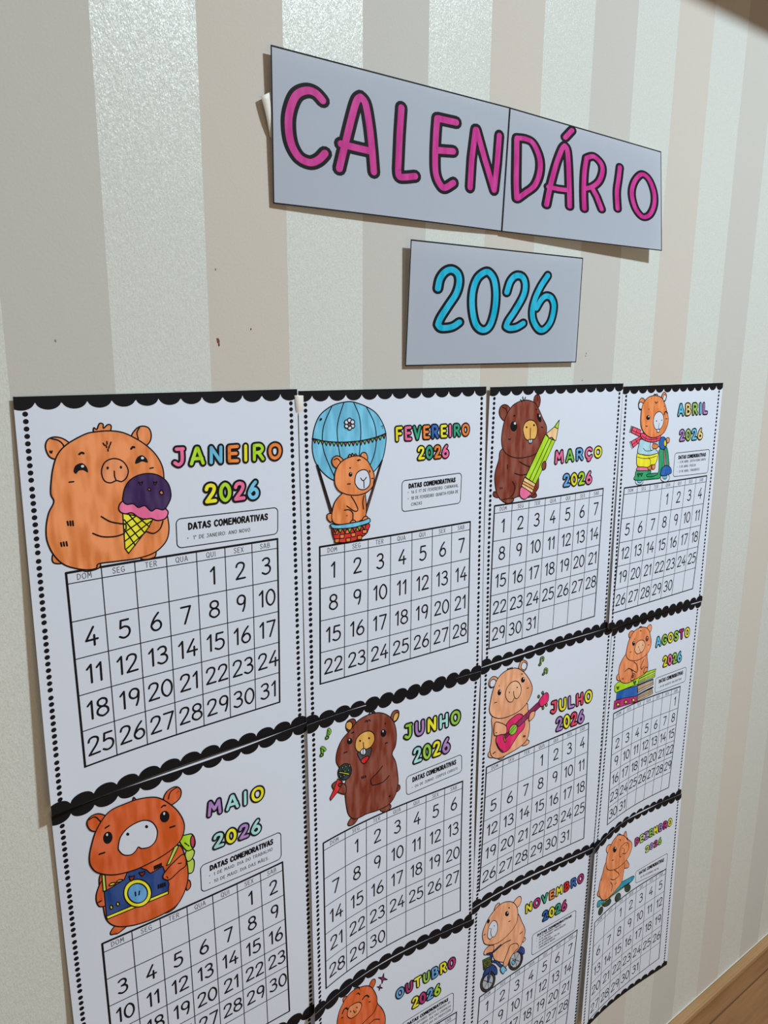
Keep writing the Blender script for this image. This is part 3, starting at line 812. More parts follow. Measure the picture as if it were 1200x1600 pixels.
  ('P','basket_patch','orange_bright',[(4.25,12.89),(4.74,12.91),(4.7,13.26),(4.29,13.24)]),
  ('P','basket_patch','orange_bright',[(5.42,12.82),(5.92,12.83),(5.88,13.19),(5.46,13.17)]),
  ('P','pennant','red_brown',[(2.99,11.9),(3.43,11.89),(3.22,12.33)]),
  ('P','pennant','green',[(3.47,11.94),(3.92,11.94),(3.7,12.37)]),
  ('P','pennant','red_brown',[(3.95,11.99),(4.4,11.98),(4.18,12.42)]),
  ('P','pennant','green',[(4.44,12.03),(4.89,12.02),(4.67,12.46)]),
  ('P','pennant','red_brown',[(4.93,12),(5.39,11.99),(5.17,12.43)]),
  ('P','pennant','green',[(5.43,11.96),(5.9,11.96),(5.67,12.4)]),
  ('P','pennant','red_brown',[(5.93,11.93),(6.4,11.92),(6.18,12.37)]),
  ('F','basket_rim','blue_sky',[(2.78,11.42),(3.44,11.59),(4.83,11.58),(6.08,11.5),(6.69,11.36),(6.77,11.73),(6.08,11.9),(4.82,12.02),(3.43,11.93),(2.84,11.78)]),
 ],
 'MAR': [
  ('F','foot','brown',[(1.17,10.57),(0.98,10.79),(1.1,11.07),(1.63,11.27),(1.86,11)]),
  ('F','foot','brown',[(6.05,11.43),(6.6,11.77),(7.12,11.77),(7.24,11.55),(6.92,11.24),(6.22,11.19)]),
  ('F','body','brown',[(1.95,6.27),(1.6,7.33),(1.19,8.5),(1.15,9.47),(1.45,10.72),(2.05,11.51),(3.04,11.87),(3.69,11.62),(4.68,11.44),(6.24,11.7),(7.26,11.04),(7.48,10.3),(7.16,7.75),(7,6.49),(4.56,5.84)]),
  ('F','foot','brown',[(2.21,11.59),(2.96,12.01),(3.74,11.92),(3.85,11.58),(3.19,11.51)]),
  ('F','ear','brown',[(2.27,3.37),(1.69,3.11),(1.37,2.57),(1.51,1.99),(2.04,1.77),(2.64,1.97),(2.9,2.45)]),
  ('L',1,[(1.75,2),(2.28,2.23),(2.53,2.73)]),
  ('F','ear','brown',[(6.3,1.73),(6.32,1.13),(6.77,0.87),(7.14,1.15),(7.21,1.7),(6.94,2.24)]),
  ('L',1,[(6.78,0.96),(6.81,1.57)]),
  ('L',1.2,[(4.3,1.35),(4.48,1.56)]),
  ('L',1.2,[(4.59,1.08),(4.72,1.48)]),
  ('L',1.2,[(5,1.13),(4.84,1.46)]),
  ('F','head','brown',[(1.9,4.6),(2.05,3.77),(2.4,2.84),(3.17,1.93),(4.31,1.49),(5.33,1.43),(6.38,1.74),(7.04,2.43),(7.71,3.43),(8.26,4.2),(8.34,4.95),(8.03,5.81),(7.2,6.87),(6,7.29),(4.3,7.35),(2.96,7),(2.15,6.34),(1.87,5.43)]),
  ('F','eye','black',[(3.97,4.05),(3.92,4.31),(3.75,4.49),(3.5,4.55),(3.25,4.47),(3.06,4.27),(2.98,4),(3.03,3.74),(3.2,3.55),(3.44,3.5),(3.7,3.58),(3.89,3.78)]),
  ('N','eye_glint','white',[(3.77,3.74),(3.73,3.83),(3.63,3.86),(3.52,3.82),(3.47,3.72),(3.51,3.63),(3.61,3.6),(3.72,3.64)]),
  ('F','eye','black',[(7.39,3.26),(7.48,3.51),(7.47,3.7),(7.37,3.79),(7.2,3.75),(7.02,3.59),(6.86,3.36),(6.77,3.11),(6.78,2.92),(6.88,2.83),(7.04,2.87),(7.23,3.03)]),
  ('N','eye_glint','white',[(7.29,3.11),(7.27,3.19),(7.21,3.22),(7.14,3.18),(7.11,3.1),(7.13,3.02),(7.19,2.99),(7.26,3.03)]),
  ('F','snout','tan',[(4.93,4.88),(4.81,4.27),(5.12,3.71),(5.79,3.49),(6.46,3.68),(6.88,4.25),(6.88,4.99),(6.6,5.49),(6.11,5.52),(5.7,5.61),(5.21,5.39)]),
  ('N','nostril','black',[(5.45,4.22),(5.42,4.29),(5.32,4.32),(5.22,4.28),(5.18,4.21),(5.21,4.13),(5.31,4.1),(5.41,4.14)]),
  ('N','nostril','black',[(6.53,4.05),(6.5,4.13),(6.4,4.16),(6.3,4.12),(6.25,4.04),(6.29,3.96),(6.39,3.94),(6.49,3.97)]),
  ('L',1,[(5.89,4.35),(5.92,5.43)]),
  ('F','tooth','white',[(5.7,5.51),(5.71,5.79),(5.96,5.95),(6.21,5.79),(6.2,5.5),(5.94,5.53)]),
  ('L',0.8,[(5.94,5.55),(5.96,5.92)]),
  ('L',1,[(2.78,5.27),(3,5.34),(3.13,5.26)]),
  ('L',1,[(7.48,4.29),(7.77,4.37)]),
  ('N','dot','black',[(3.63,2.95),(3.59,3.01),(3.48,3.03),(3.37,3),(3.33,2.94),(3.37,2.88),(3.47,2.86),(3.58,2.89)]),
  ('N','dot','black',[(6.76,2.43),(6.73,2.48),(6.66,2.5),(6.58,2.47),(6.55,2.42),(6.57,2.37),(6.65,2.35),(6.72,2.38)]),
  ('L',1,[(4.46,7.73),(5.36,8.17),(6.17,8.48),(6.29,8.8)]),
  ('L',1,[(3.88,8.91),(4.74,9.17),(5.59,9.14),(6.09,8.99)]),
  ('L',1,[(3.6,9.75),(3.96,10.34),(3.79,11.07),(3.38,11.33)]),
  ('L',1,[(2.8,7.93),(2.83,8.35)]),
  ('L',1,[(1.91,10.21),(1.91,10.37)]),
  ('L',1,[(2.15,10.23),(2.16,10.39)]),
  ('F','pencil_eraser','pink',[(4.94,10.44),(4.67,11.1),(4.9,11.59),(5.49,11.83),(6.03,11.55),(6.39,11.28)]),
  ('P','pencil_ferrule','tan_light',[(5.3,9.47),(6.97,10.32),(6.53,11.28),(4.9,10.37)]),
  ('P','ferrule_band','orange_tan',[(5.13,9.83),(6.82,10.67),(6.69,10.94),(4.99,10.09)]),
  ('P','pencil_body','lime',[(5.43,9.46),(8.17,5.09),(8.73,5.54),(9.7,5.87),(6.97,10.34)]),
  ('K',1,[(6,9.76),(8.73,5.54)]),
  ('K',1,[(6.5,10.06),(9.2,5.69)]),
  ('P','pencil_wood','tan_light',[(8.17,5.12),(8.46,5.18),(8.73,5.54),(9.17,5.47),(9.7,5.88),(9.85,5.82),(10.11,4.57),(9.58,4.34)]),
  ('P','pencil_point','lime',[(9.51,4.39),(10.24,3.68),(10.09,4.62)]),
  ('F','hand','brown',[(7.78,8.36),(8.15,7.97),(8.44,8.22),(8.38,8.79),(7.94,8.87)]),
 ],
 'ABR': [
  ('F','wheel','white',[(4.88,11.6),(4.8,11.79),(4.54,11.9),(4.17,11.92),(3.78,11.84),(3.5,11.67),(3.38,11.47),(3.46,11.28),(3.71,11.16),(4.08,11.14),(4.47,11.23),(4.76,11.39)]),
  ('F','wheel_hub','blue_sky',[(4.6,11.46),(4.56,11.58),(4.4,11.66),(4.18,11.68),(3.96,11.62),(3.79,11.52),(3.72,11.39),(3.76,11.27),(3.91,11.19),(4.13,11.17),(4.36,11.23),(4.53,11.33)]),
  ('F','wheel','white',[(10.36,11.55),(10.26,11.81),(9.93,11.98),(9.46,12.01),(8.96,11.9),(8.59,11.67),(8.43,11.39),(8.52,11.13),(8.85,10.96),(9.32,10.92),(9.81,11.04),(10.19,11.26)]),
  ('F','wheel_hub','blue_sky',[(9.81,11.39),(9.76,11.54),(9.6,11.64),(9.36,11.66),(9.12,11.6),(8.93,11.47),(8.84,11.31),(8.89,11.16),(9.05,11.06),(9.29,11.03),(9.53,11.1),(9.72,11.23)]),
  ('P','scarf_tail','pink_red',[(3.8,5.23),(2.25,4.75),(1.94,5.42),(3.78,6.06)]),
  ('P','scarf_tail','pink_red',[(3.98,5.91),(2.04,6.5),(2.54,7.26),(4.18,6.42)]),
  ('K',0.8,[(3.08,4.98),(2.82,5.74)]),
  ('K',0.8,[(2.08,5.17),(3.85,5.73)]),
  ('K',0.8,[(2.83,6.27),(3.36,6.84)]),
  ('K',0.8,[(2.29,6.91),(4.07,6.14)]),
  ('K',0.8,[(2.21,4.78),(1.86,4.65)]),
  ('K',0.8,[(2.16,4.89),(1.81,4.8)]),
  ('K',0.8,[(2.11,5.01),(1.76,4.94)]),
  ('K',0.8,[(2.05,5.13),(1.71,5.08)]),
  ('K',0.8,[(2,5.24),(1.66,5.22)]),
  ('K',0.8,[(1.95,5.36),(1.61,5.37)]),
  ('K',0.8,[(2.04,6.52),(1.75,6.56)]),
  ('K',0.8,[(2.14,6.66),(1.85,6.72)]),
  ('K',0.8,[(2.24,6.8),(1.95,6.89)]),
  ('K',0.8,[(2.34,6.94),(2.05,7.06)]),
  ('K',0.8,[(2.44,7.08),(2.15,7.22)]),
  ('K',0.8,[(2.54,7.22),(2.26,7.39)]),
  ('F','scooter_body','green_scooter',[(3.27,10.64),(3.6,10.09),(6.11,10.25),(6.44,10.79),(7.77,10.75),(7.96,10.04),(7.8,8.64),(7.84,7.81),(9.27,7.65),(9.98,9.49),(9.95,10.2),(8.64,10.24),(8.42,11.34),(7.16,11.45),(3.33,11.26)]),
  ('F','footboard','green_scooter',[(5.49,10.79),(6.38,10.7),(7.77,10.78),(7.11,11.06),(5.74,11.03)]),
  ('K',1.2,[(3.65,10.56),(4.13,10.54),(3.9,10.88),(3.65,10.56)]),
  ('K',1.2,[(4.24,10.58),(4.71,10.56),(4.48,10.9),(4.24,10.58)]),
  ('F','scooter_seat','pink',[(3.56,10.09),(3.71,9.65),(4.48,9.64),(5.39,9.84),(6.24,10.27)]),
  ('F','foot','orange',[(5.65,9.79),(6.03,9.55),(6.34,9.92),(6.29,10.27),(5.73,10.12)]),
  ('F','foot','orange',[(6.45,9.65),(7.06,9.63),(7.05,10.14),(6.55,10.18)]),
  ('F','shorts','yellow',[(3.43,8),(4.55,8.28),(5.9,8.4),(7.42,8.17),(7.47,8.82),(7.06,9.58),(6.26,9.63),(5.66,9.86),(4.71,9.75),(3.59,9.57),(3.34,8.8)]),
  ('L',0.8,[(3.43,8.44),(4.6,8.71),(5.94,8.76),(7.29,8.6)]),
  ('L',0.8,[(5.6,8.69),(6.09,9.07),(6.07,9.55)]),
  ('F','shirt','blue_pale',[(3.81,6.36),(5.26,6.62),(6.63,6.77),(7.65,6.69),(7.65,7.38),(6.95,7.68),(7.46,8.09),(7.36,8.26),(5.9,8.4),(4.55,8.25),(3.47,7.96),(3.56,7.13)]),
  ('L',0.8,[(4.47,7.45),(5.06,7.83),(6.07,7.86)]),
  ('F','cuff','white',[(5.83,6.93),(6.3,6.91),(6.46,7.72),(5.97,7.75)]),
  ('F','hand','orange',[(6.26,7.16),(6.61,7.01),(7.36,7.23),(7.35,7.57),(6.73,7.68),(6.25,7.51)]),
  ('P','handlebar_stripe','pink',[(8.65,7.97),(8.84,7.94),(9.41,9.9),(9.08,9.93)]),
  ('F','hand','orange_light',[(9.03,6.57),(9.41,6.45),(9.75,6.65),(9.68,7.06),(9.2,7.06)]),
  ('F','headlight_housing','blue',[(9.24,7.13),(9.17,7.52),(8.89,7.79),(8.48,7.86),(8.04,7.73),(7.7,7.43),(7.55,7.03),(7.61,6.65),(7.89,6.38),(8.29,6.3),(8.73,6.43),(9.07,6.73)]),
  ('F','headlight','yellow',[(9.09,7.12),(9.08,7.33),(9.01,7.48),(8.88,7.53),(8.75,7.46),(8.63,7.3),(8.57,7.09),(8.58,6.89),(8.66,6.74),(8.78,6.69),(8.92,6.75),(9.03,6.91)]),
  ('F','fender','blue',[(8.34,11.05),(8.46,10.29),(9.36,9.94),(10.36,10.26),(10.69,10.89),(10.18,11.09),(9.24,11.21)]),
  ('F','ear','orange',[(3.77,2.79),(3.22,2.7),(3.01,2.1),(3.32,1.52),(3.74,1.44),(4.21,1.75),(4.19,2.21)]),
  ('F','inner_ear','white',[(3.17,2.6),(3.06,2.13),(3.36,1.89),(3.8,2.04),(3.9,2.4),(3.63,2.72)]),
  ('F','ear','orange',[(7.48,1.52),(7.7,0.99),(8.03,0.86),(8.46,1.21),(8.42,1.68),(8.04,2.01)]),
  ('F','inner_ear','white',[(7.78,1.73),(7.9,1.19),(8.35,1.27),(8.35,1.68),(8.05,1.91)]),
  ('F','head','orange',[(3.61,3.38),(3.82,2.2),(4.72,1.43),(6.03,1.21),(7.41,1.48),(8.18,2.21),(8.75,3.19),(9.17,4.16),(8.97,5.11),(8.25,5.9),(7.02,6.24),(5.66,6.19),(4.5,5.63),(3.75,4.72)]),
  ('L',1,[(5.85,1.2),(6.01,1.02),(6.24,1.11)]),
  ('L',1,[(6.24,1.11),(6.5,1.03),(6.71,1.28)]),
  ('F','scarf','pink_red',[(3.74,5.72),(4.32,5.66),(5.66,6.21),(7.02,6.24),(7.74,6.08),(7.7,6.59),(6.63,6.84),(5.27,6.69),(4.13,6.28)]),
  ('L',0.8,[(4.09,5.97),(5.47,6.46),(7.68,6.42)]),
  ('K',0.8,[(4.86,5.99),(4.76,6.52)]),
  ('K',0.8,[(5.89,6.25),(5.9,6.75)]),
  ('K',0.8,[(6.91,6.27),(7.03,6.77)]),
  ('F','snout','white',[(6.16,4.57),(6.19,3.76),(6.7,3.27),(7.37,3.2),(7.99,3.63),(8.19,4.39),(7.92,5.06),(7.27,5.41),(6.57,5.2)]),
  ('N','nostril','black',[(6.85,4.29),(6.82,4.34),(6.75,4.36),(6.66,4.34),(6.62,4.28),(6.65,4.22),(6.73,4.2),(6.81,4.23)]),
  ('N','nostril','black',[(7.87,4.24),(7.85,4.3),(7.79,4.32),(7.72,4.29),(7.69,4.23),(7.71,4.17),(7.77,4.15),(7.84,4.18)]),
  ('L',0.8,[(7.36,4.56),(7.23,5.03),(7.34,5.37)]),
  ('P','tooth','white',[(6.92,5.31),(7.49,5.31),(7.46,5.69),(7,5.67)]),
  ('F','eye','black',[(5.39,3.82),(5.35,3.96),(5.22,4.05),(5.04,4.08),(4.85,4.04),(4.7,3.93),(4.63,3.78),(4.67,3.65),(4.8,3.55),(4.98,3.52),(5.17,3.56),(5.32,3.67)]),
  ('N','eye_glint','white',[(5.22,3.69),(5.19,3.75),(5.12,3.77),(5.04,3.74),(5,3.68),(5.02,3.62),(5.1,3.6),(5.18,3.63)]),
  ('L',1.6,[(8.21,3.55),(8.34,3.28),(8.64,3.25),(8.92,3.47)]),
  ('L',1,[(4.63,4.79),(4.99,4.83)]),
  ('L',1,[(8.62,4.1),(8.92,4.1)]),
  ('L',1.2,[(6.22,1.95),(6.42,2.13),(6.7,2)]),
  ('N','dot','black',[(5.13,2.79),(5.1,2.83),(5.04,2.84),(4.98,2.82),(4.95,2.78),(4.97,2.75),(5.03,2.73),(5.1,2.75)]),
  ('N','dot','black',[(8.26,2.56),(8.24,2.59),(8.18,2.61),(8.11,2.59),(8.08,2.55),(8.1,2.51),(8.16,2.5),(8.23,2.52)]),
 ],
 'MAI': [
  ('F','foot','orange_deep',[(3.7,11.07),(3.24,11.38),(3.18,11.68),(3.47,11.79),(3.81,11.83),(4.55,11.43)]),
  ('F','foot','orange_deep',[(7.36,11.32),(7.15,11.71),(7.45,11.95),(8.12,11.86),(8.71,11.14)]),
  ('F','tail','orange_deep',[(9.2,10.73),(9.53,10.56),(9.5,10.01),(9.22,9.87)]),
  ('F','backpack','lime_pale',[(8.42,8.75),(8.82,8.77),(9.45,9.3),(9.84,9.25),(9.94,8.29),(9.34,7.9),(8.76,7.85)]),
  ('F','backpack','lime_pale',[(8.89,5.92),(9.4,6.98),(9.26,7.55),(9.42,8.19),(9.81,8.12),(10.04,7.59),(9.78,7.15),(9.24,6.39)]),
  ('F','backpack_roll','lime',[(8.85,5.9),(9.66,5.86),(10,6.09),(10.15,6.79),(9.97,7.23),(9.38,7.19)]),
  ('F','roll_end','pink_dark',[(10.12,6.71),(10.08,6.97),(10,7.13),(9.91,7.17),(9.83,7.06),(9.78,6.83),(9.77,6.56),(9.81,6.3),(9.89,6.14),(9.98,6.1),(10.06,6.21),(10.11,6.43)]),
  ('F','body','orange_deep',[(2.97,6.16),(2.72,7.65),(2.83,8.93),(2.98,10.24),(3.6,11.15),(4.8,11.71),(6.24,11.93),(7.74,11.84),(8.53,11.48),(9.18,10.4),(9.41,9.22),(9.26,7.66),(8.67,6.34),(6.62,6.45),(4.82,6.64)]),
  ('F','arm','orange_deep',[(2.95,6.85),(2.52,7.55),(2.4,8.2),(2.51,8.77),(2.78,9),(3.2,9),(3.34,8.57),(3.19,8.09)]),
  ('P','strap','lime_pale',[(2.96,6.31),(3.17,6.45),(3.16,7.77),(2.94,7.76)]),
  ('P','strap','lime_pale',[(8.54,6.33),(8.81,6.51),(8.01,7.76),(7.73,7.79)]),
  ('P','camera_body','blue_dark',[(3.01,7.83),(4.49,7.5),(4.72,7.06),(5.15,6.9),(5.68,7),(6.19,7.45),(6.45,7.88),(7.45,7.73),(7.82,9.48),(7.7,10.21),(3,10.05)]),
  ('P','camera_stripe','yellow',[(2.99,9.96),(7.73,10.05),(7.71,10.32),(3.04,10.23)]),
  ('F','button','yellow',[(3.41,7.5),(3.49,7.34),(3.76,7.39),(3.85,7.56)]),
  ('F','button','yellow',[(3.94,7.46),(4.04,7.34),(4.28,7.38),(4.41,7.52)]),
  ('F','lens','yellow',[(6.42,9.62),(6.23,10.15),(5.82,10.4),(5.3,10.3),(4.8,9.89),(4.46,9.27),(4.38,8.61),(4.55,8.09),(4.95,7.84),(5.47,7.93),(5.97,8.33),(6.32,8.95)]),
  ('F','lens_glass','blue_lens',[(6.12,9.47),(5.99,9.85),(5.69,10.03),(5.32,9.96),(4.97,9.66),(4.73,9.22),(4.66,8.76),(4.79,8.39),(5.07,8.21),(5.44,8.27),(5.8,8.56),(6.05,9)]),
  ('K',1.2,[(5.22,8.93),(5.23,9.26)]),
  ('K',1.2,[(5.53,9),(5.48,9.3)]),
  ('F','dot','yellow',[(3.5,9.41),(3.46,9.51),(3.39,9.52),(3.32,9.44),(3.3,9.31),(3.34,9.21),(3.41,9.2),(3.48,9.28)]),
  ('F','dot','yellow',[(3.99,9.37),(3.95,9.47),(3.87,9.48),(3.81,9.4),(3.79,9.27),(3.82,9.17),(3.9,9.16),(3.96,9.24)]),
  ('F','heart','red_dark',[(4.85,7.37),(5.04,7.5),(5.23,7.49),(5.18,7.73),(4.98,7.84)]),
  ('F','heart','red_dark',[(5.61,7.4),(5.82,7.5),(6.04,7.5),(5.99,7.72),(5.8,7.8)]),
  ('K',1.2,[(6.81,7.68),(6.81,7.41)]),
  ('K',1.2,[(6.94,7.67),(6.94,7.4)]),
  ('K',1.2,[(7.07,7.67),(7.07,7.4)]),
  ('K',1.2,[(7.2,7.67),(7.2,7.4)]),
  ('K',1.2,[(7.33,7.67),(7.33,7.4)]),
  ('K',1.4,[(7,9.44),(7,9.17)]),
  ('K',1.4,[(7.17,9.46),(7.17,9.19)]),
  ('K',1.4,[(7.33,9.48),(7.33,9.2)]),
  ('K',1.4,[(7.5,9.49),(7.5,9.22)]),
  ('F','ear','orange_deep',[(3.41,2.74),(2.57,2.43),(2.27,1.71),(2.53,1.25),(3.11,1.24),(3.69,1.77),(3.77,2.35)]),
  ('L',1,[(2.39,1.43),(2.85,1.39),(3.18,1.89),(3.31,2.24)]),
  ('F','ear','orange_deep',[(7.89,2.13),(8.21,1.5),(8.91,1.39),(9.29,1.88),(9.11,2.52),(8.35,2.76)]),
  ('L',1,[(9,1.47),(8.46,1.66),(8.26,2.18)]),
  ('N','dot','black',[(9,1.93),(8.99,1.95),(8.96,1.96),(8.94,1.93),(8.93,1.9),(8.94,1.88),(8.97,1.88),(8.99,1.9)]),
  ('N','dot','black',[(9.1,1.87),(9.09,1.89),(9.06,1.89),(9.04,1.87),(9.03,1.84),(9.04,1.82),(9.07,1.82),(9.09,1.84)]),
  ('F','hair_tuft','orange_deep',[(5.31,1.35),(5.61,1.19),(5.68,0.98),(5.92,1.35),(6.27,1.38),(5.9,1.6)]),
  ('F','head','orange_deep',[(2.21,4.59),(2.43,3.6),(2.94,2.37),(3.85,1.41),(5.05,1.25),(6.1,1.29),(7.32,1.66),(8.18,2.45),(8.95,3.57),(9.35,4.77),(9.19,5.74),(8.67,6.34),(7.7,6.74),(6.4,6.97),(5.15,7),(3.78,6.71),(2.73,6.04),(2.29,5.32)]),
  ('F','snout','white',[(4.28,4.57),(4.52,3.78),(5.16,3.27),(6.14,3.15),(6.86,3.57),(7.22,4.43),(7.07,5.22),(6.59,5.58),(5.97,5.46),(5.72,5.22),(5.53,5.44),(5.16,5.62),(4.65,5.42),(4.34,4.96)]),
  ('N','nostril','black',[(5.15,3.86),(5.11,3.94),(5.02,3.94),(4.94,3.87),(4.92,3.76),(4.96,3.68),(5.04,3.67),(5.12,3.75)]),
  ('N','nostril','black',[(6.57,3.84),(6.53,3.92),(6.44,3.93),(6.36,3.85),(6.33,3.74),(6.37,3.66),(6.46,3.65),(6.54,3.73)]),
  ('F','eye','black',[(3.92,3.67),(3.82,3.87),(3.67,3.96),(3.49,3.92),(3.35,3.75),(3.28,3.5),(3.29,3.25),(3.39,3.05),(3.54,2.96),(3.72,3),(3.86,3.17),(3.93,3.42)]),
  ('N','eye_glint','white',[(3.64,3.22),(3.61,3.29),(3.57,3.3),(3.52,3.25),(3.51,3.16),(3.54,3.09),(3.58,3.07),(3.63,3.13)]),
  ('F','eye','black',[(8.22,3.75),(8.12,3.95),(7.95,4.03),(7.76,3.98),(7.6,3.81),(7.51,3.57),(7.52,3.31),(7.62,3.12),(7.79,3.03),(7.98,3.08),(8.14,3.25),(8.23,3.49)]),
  ('N','eye_glint','white',[(7.92,3.29),(7.89,3.36),(7.84,3.38),(7.79,3.32),(7.78,3.23),(7.81,3.15),(7.86,3.14),(7.91,3.2)]),
  ('L',1.3,[(3.5,2.59),(3.76,2.51)]),
  ('L',1.3,[(7.69,2.65),(7.84,2.57),(8,2.64)]),
  ('K',1.4,[(2.92,4.53),(3.28,4.56)]),
  ('K',1.4,[(8.22,4.62),(8.59,4.65)]),
  ('F','arm','orange_deep',[(9.14,7.39),(8.3,7.74),(7.7,8.16),(7.4,8.52),(7.47,8.85),(7.92,9.08),(8.71,8.67),(9.27,8.4)]),
  ('L',1,[(8.66,8.01),(8.9,8.08)]),
  ('L',1,[(2.53,8.47),(2.75,8.44)]),
  ('L',0.8,[(7.67,8.71),(7.78,8.91)]),
 ],
 'JUN': [
  ('F','foot','brown',[(4.76,11.06),(4.3,11.44),(4.32,11.74),(4.66,11.89),(5.12,11.83),(5.49,11.37)]),
  ('F','foot','brown',[(8.15,11.64),(8.78,12.08),(9.49,11.86),(9.3,11.38),(8.49,11.29)]),
  ('F','tail','brown',[(10.18,10.35),(10.61,10.18),(10.57,9.76),(10.26,9.72)]),
  ('F','ear','brown',[(4.49,2.11),(4.15,1.58),(4.33,1.02),(4.94,0.94),(5.27,1.26),(5.29,1.78)]),
  ('F','inner_ear','tan',[(4.22,1.68),(4.21,1.17),(4.64,1.12),(4.9,1.51),(4.67,1.98)]),
  ('F','ear','brown',[(9.37,2.19),(9.65,1.57),(10.21,1.56),(10.4,1.99),(10.22,2.54),(9.72,2.73)]),
  ('F','inner_ear','tan',[(9.68,2.52),(9.84,1.91),(10.27,1.84),(10.31,2.21),(10.04,2.59)]),
  ('F','body','brown',[(3.03,4.53),(3.17,3.57),(3.7,2.67),(4.58,2.03),(5.55,1.32),(6.62,1.08),(7.89,1.18),(9,1.76),(9.76,2.7),(10.09,3.95),(10.01,5.24),(9.6,6.03),(10.03,7),(10.3,8.34),(10.37,9.56),(10.03,10.64),(9.26,11.4),(7.92,11.55),(6.6,11.41),(5.67,11.45),(4.94,11.3),(4.31,10.46),(4.03,8.88),(3.96,7.4),(4.09,6.66),(3.32,5.26)]),
  ('L',1.4,[(6.8,1.03),(7.07,0.79),(7.2,1.05)]),
  ('L',1.4,[(7.2,1.05),(7.38,0.91),(7.52,1.14)]),
  ('F','mouth','grey_dark',[(5.45,4.6),(5.81,4.48),(6.44,4.45),(7.08,4.59),(7.02,5.12),(6.77,5.61),(6.25,5.97),(5.86,5.57),(5.57,5.04)]),
  ('F','tongue','red',[(5.86,5.6),(6.11,5.34),(6.66,5.29),(6.73,5.59),(6.25,5.95)]),
  ('F','snout','tan',[(5.22,3.96),(5.33,3.13),(5.99,2.71),(6.8,2.75),(7.35,3.21),(7.44,3.93),(6.99,4.46),(6.29,4.53),(5.63,4.53)]),
  ('F','tooth','white',[(5.79,4.55),(5.97,4.37),(6.31,4.41),(6.44,4.8),(6.26,5.03),(5.9,4.88)]),
  ('L',0.8,[(6.11,4.4),(6.09,4.94)]),
  ('N','nostril','black',[(5.87,3.46),(5.83,3.53),(5.76,3.54),(5.68,3.48),(5.65,3.39),(5.68,3.33),(5.76,3.32),(5.83,3.37)]),
  ('N','nostril','black',[(6.91,3.52),(6.88,3.59),(6.8,3.6),(6.73,3.55),(6.69,3.46),(6.73,3.39),(6.8,3.38),(6.88,3.43)]),
  ('L',1,[(6.13,3.71),(6.17,4.36)]),
  ('F','eye','black',[(4.87,3.21),(4.79,3.35),(4.66,3.4),(4.5,3.37),(4.37,3.26),(4.28,3.1),(4.28,2.93),(4.35,2.8),(4.48,2.74),(4.64,2.77),(4.78,2.88),(4.86,3.04)]),
  ('N','eye_glint','white',[(4.61,2.94),(4.59,3),(4.54,3.01),(4.49,2.97),(4.47,2.9),(4.49,2.84),(4.54,2.83),(4.59,2.87)]),
  ('F','eye','black',[(8.85,3.61),(8.78,3.79),(8.65,3.88),(8.47,3.87),(8.31,3.76),(8.2,3.57),(8.18,3.36),(8.24,3.18),(8.38,3.08),(8.55,3.09),(8.71,3.2),(8.82,3.39)]),
  ('N','eye_glint','white',[(8.53,3.29),(8.51,3.37),(8.45,3.38),(8.4,3.33),(8.38,3.25),(8.4,3.17),(8.45,3.16),(8.51,3.2)]),
  ('L',1.4,[(4.81,2.33),(5.02,2.31)]),
  ('N','dot','black',[(8.82,2.57),(8.79,2.62),(8.73,2.62),(8.66,2.58),(8.63,2.51),(8.66,2.46),(8.73,2.46),(8.79,2.5)]),
  ('L',1,[(6.35,1.68),(6.48,1.56),(6.62,1.76)]),
  ('L',1,[(6.66,1.68),(6.8,1.6),(6.95,1.76)]),
  ('L',1.2,[(3.91,4.04),(4.26,4.03)]),
  ('L',1.2,[(8.74,4.63),(8.99,4.63)]),
  ('K',1.2,[(5.94,7.22),(5.99,7.4)]),
  ('K',1.2,[(6.12,7.22),(6.18,7.43)]),
  ('K',1.2,[(6.34,7.25),(6.4,7.45)]),
  ('N','dot','black',[(9.43,10.57),(9.4,10.63),(9.31,10.63),(9.23,10.57),(9.2,10.49),(9.23,10.43),(9.31,10.42),(9.39,10.48)]),
  ('L',1,[(8.42,6.94),(7.73,7.49),(7.04,7.88),(7.09,8.42),(7.39,8.63),(8.48,8.68),(9.24,8.25)]),
  ('F','arm','brown',[(3.59,6.94),(3.04,6.56),(2.56,6.69),(2.56,7.03),(2.93,7.55),(3.98,8.29),(4.08,7.45)]),
  ('P','microphone_handle','red',[(3.16,6.38),(3.7,6.9),(3.28,7.61),(2.34,8.25),(2.26,7.97),(2.67,7.36)]),
  ('F','hand','brown',[(3.2,6.95),(3.59,6.97),(3.59,7.18),(3.34,7.24)]),
  ('F','microphone_head','navy_check',[(4.65,6.46),(4.39,6.74),(4.01,6.81),(3.62,6.65),(3.32,6.31),(3.2,5.89),(3.27,5.49),(3.53,5.22),(3.9,5.14),(4.29,5.29),(4.6,5.62),(4.73,6.05)]),
  ('P','mesh_patch','green',[(3.61,5.37),(3.79,5.34),(3.82,5.54),(3.65,5.57)]),
  ('P','mesh_patch','green',[(4,5.42),(4.18,5.39),(4.21,5.59),(4.03,5.62)]),
  ('P','mesh_patch','green',[(4.39,5.47),(4.57,5.43),(4.6,5.64),(4.42,5.67)]),
  ('P','mesh_patch','green',[(3.5,5.77),(3.68,5.74),(3.71,5.94),(3.54,5.97)]),
  ('P','mesh_patch','green',[(3.89,5.82),(4.07,5.79),(4.1,5.99),(3.92,6.02)]),
  ('P','mesh_patch','green',[(4.28,5.87),(4.46,5.84),(4.49,6.04),(4.31,6.07)]),
  ('P','mesh_patch','green',[(3.39,6.17),(3.57,6.14),(3.6,6.34),(3.42,6.37)]),
  ('P','mesh_patch','green',[(3.78,6.22),(3.96,6.19),(3.99,6.4),(3.81,6.42)]),
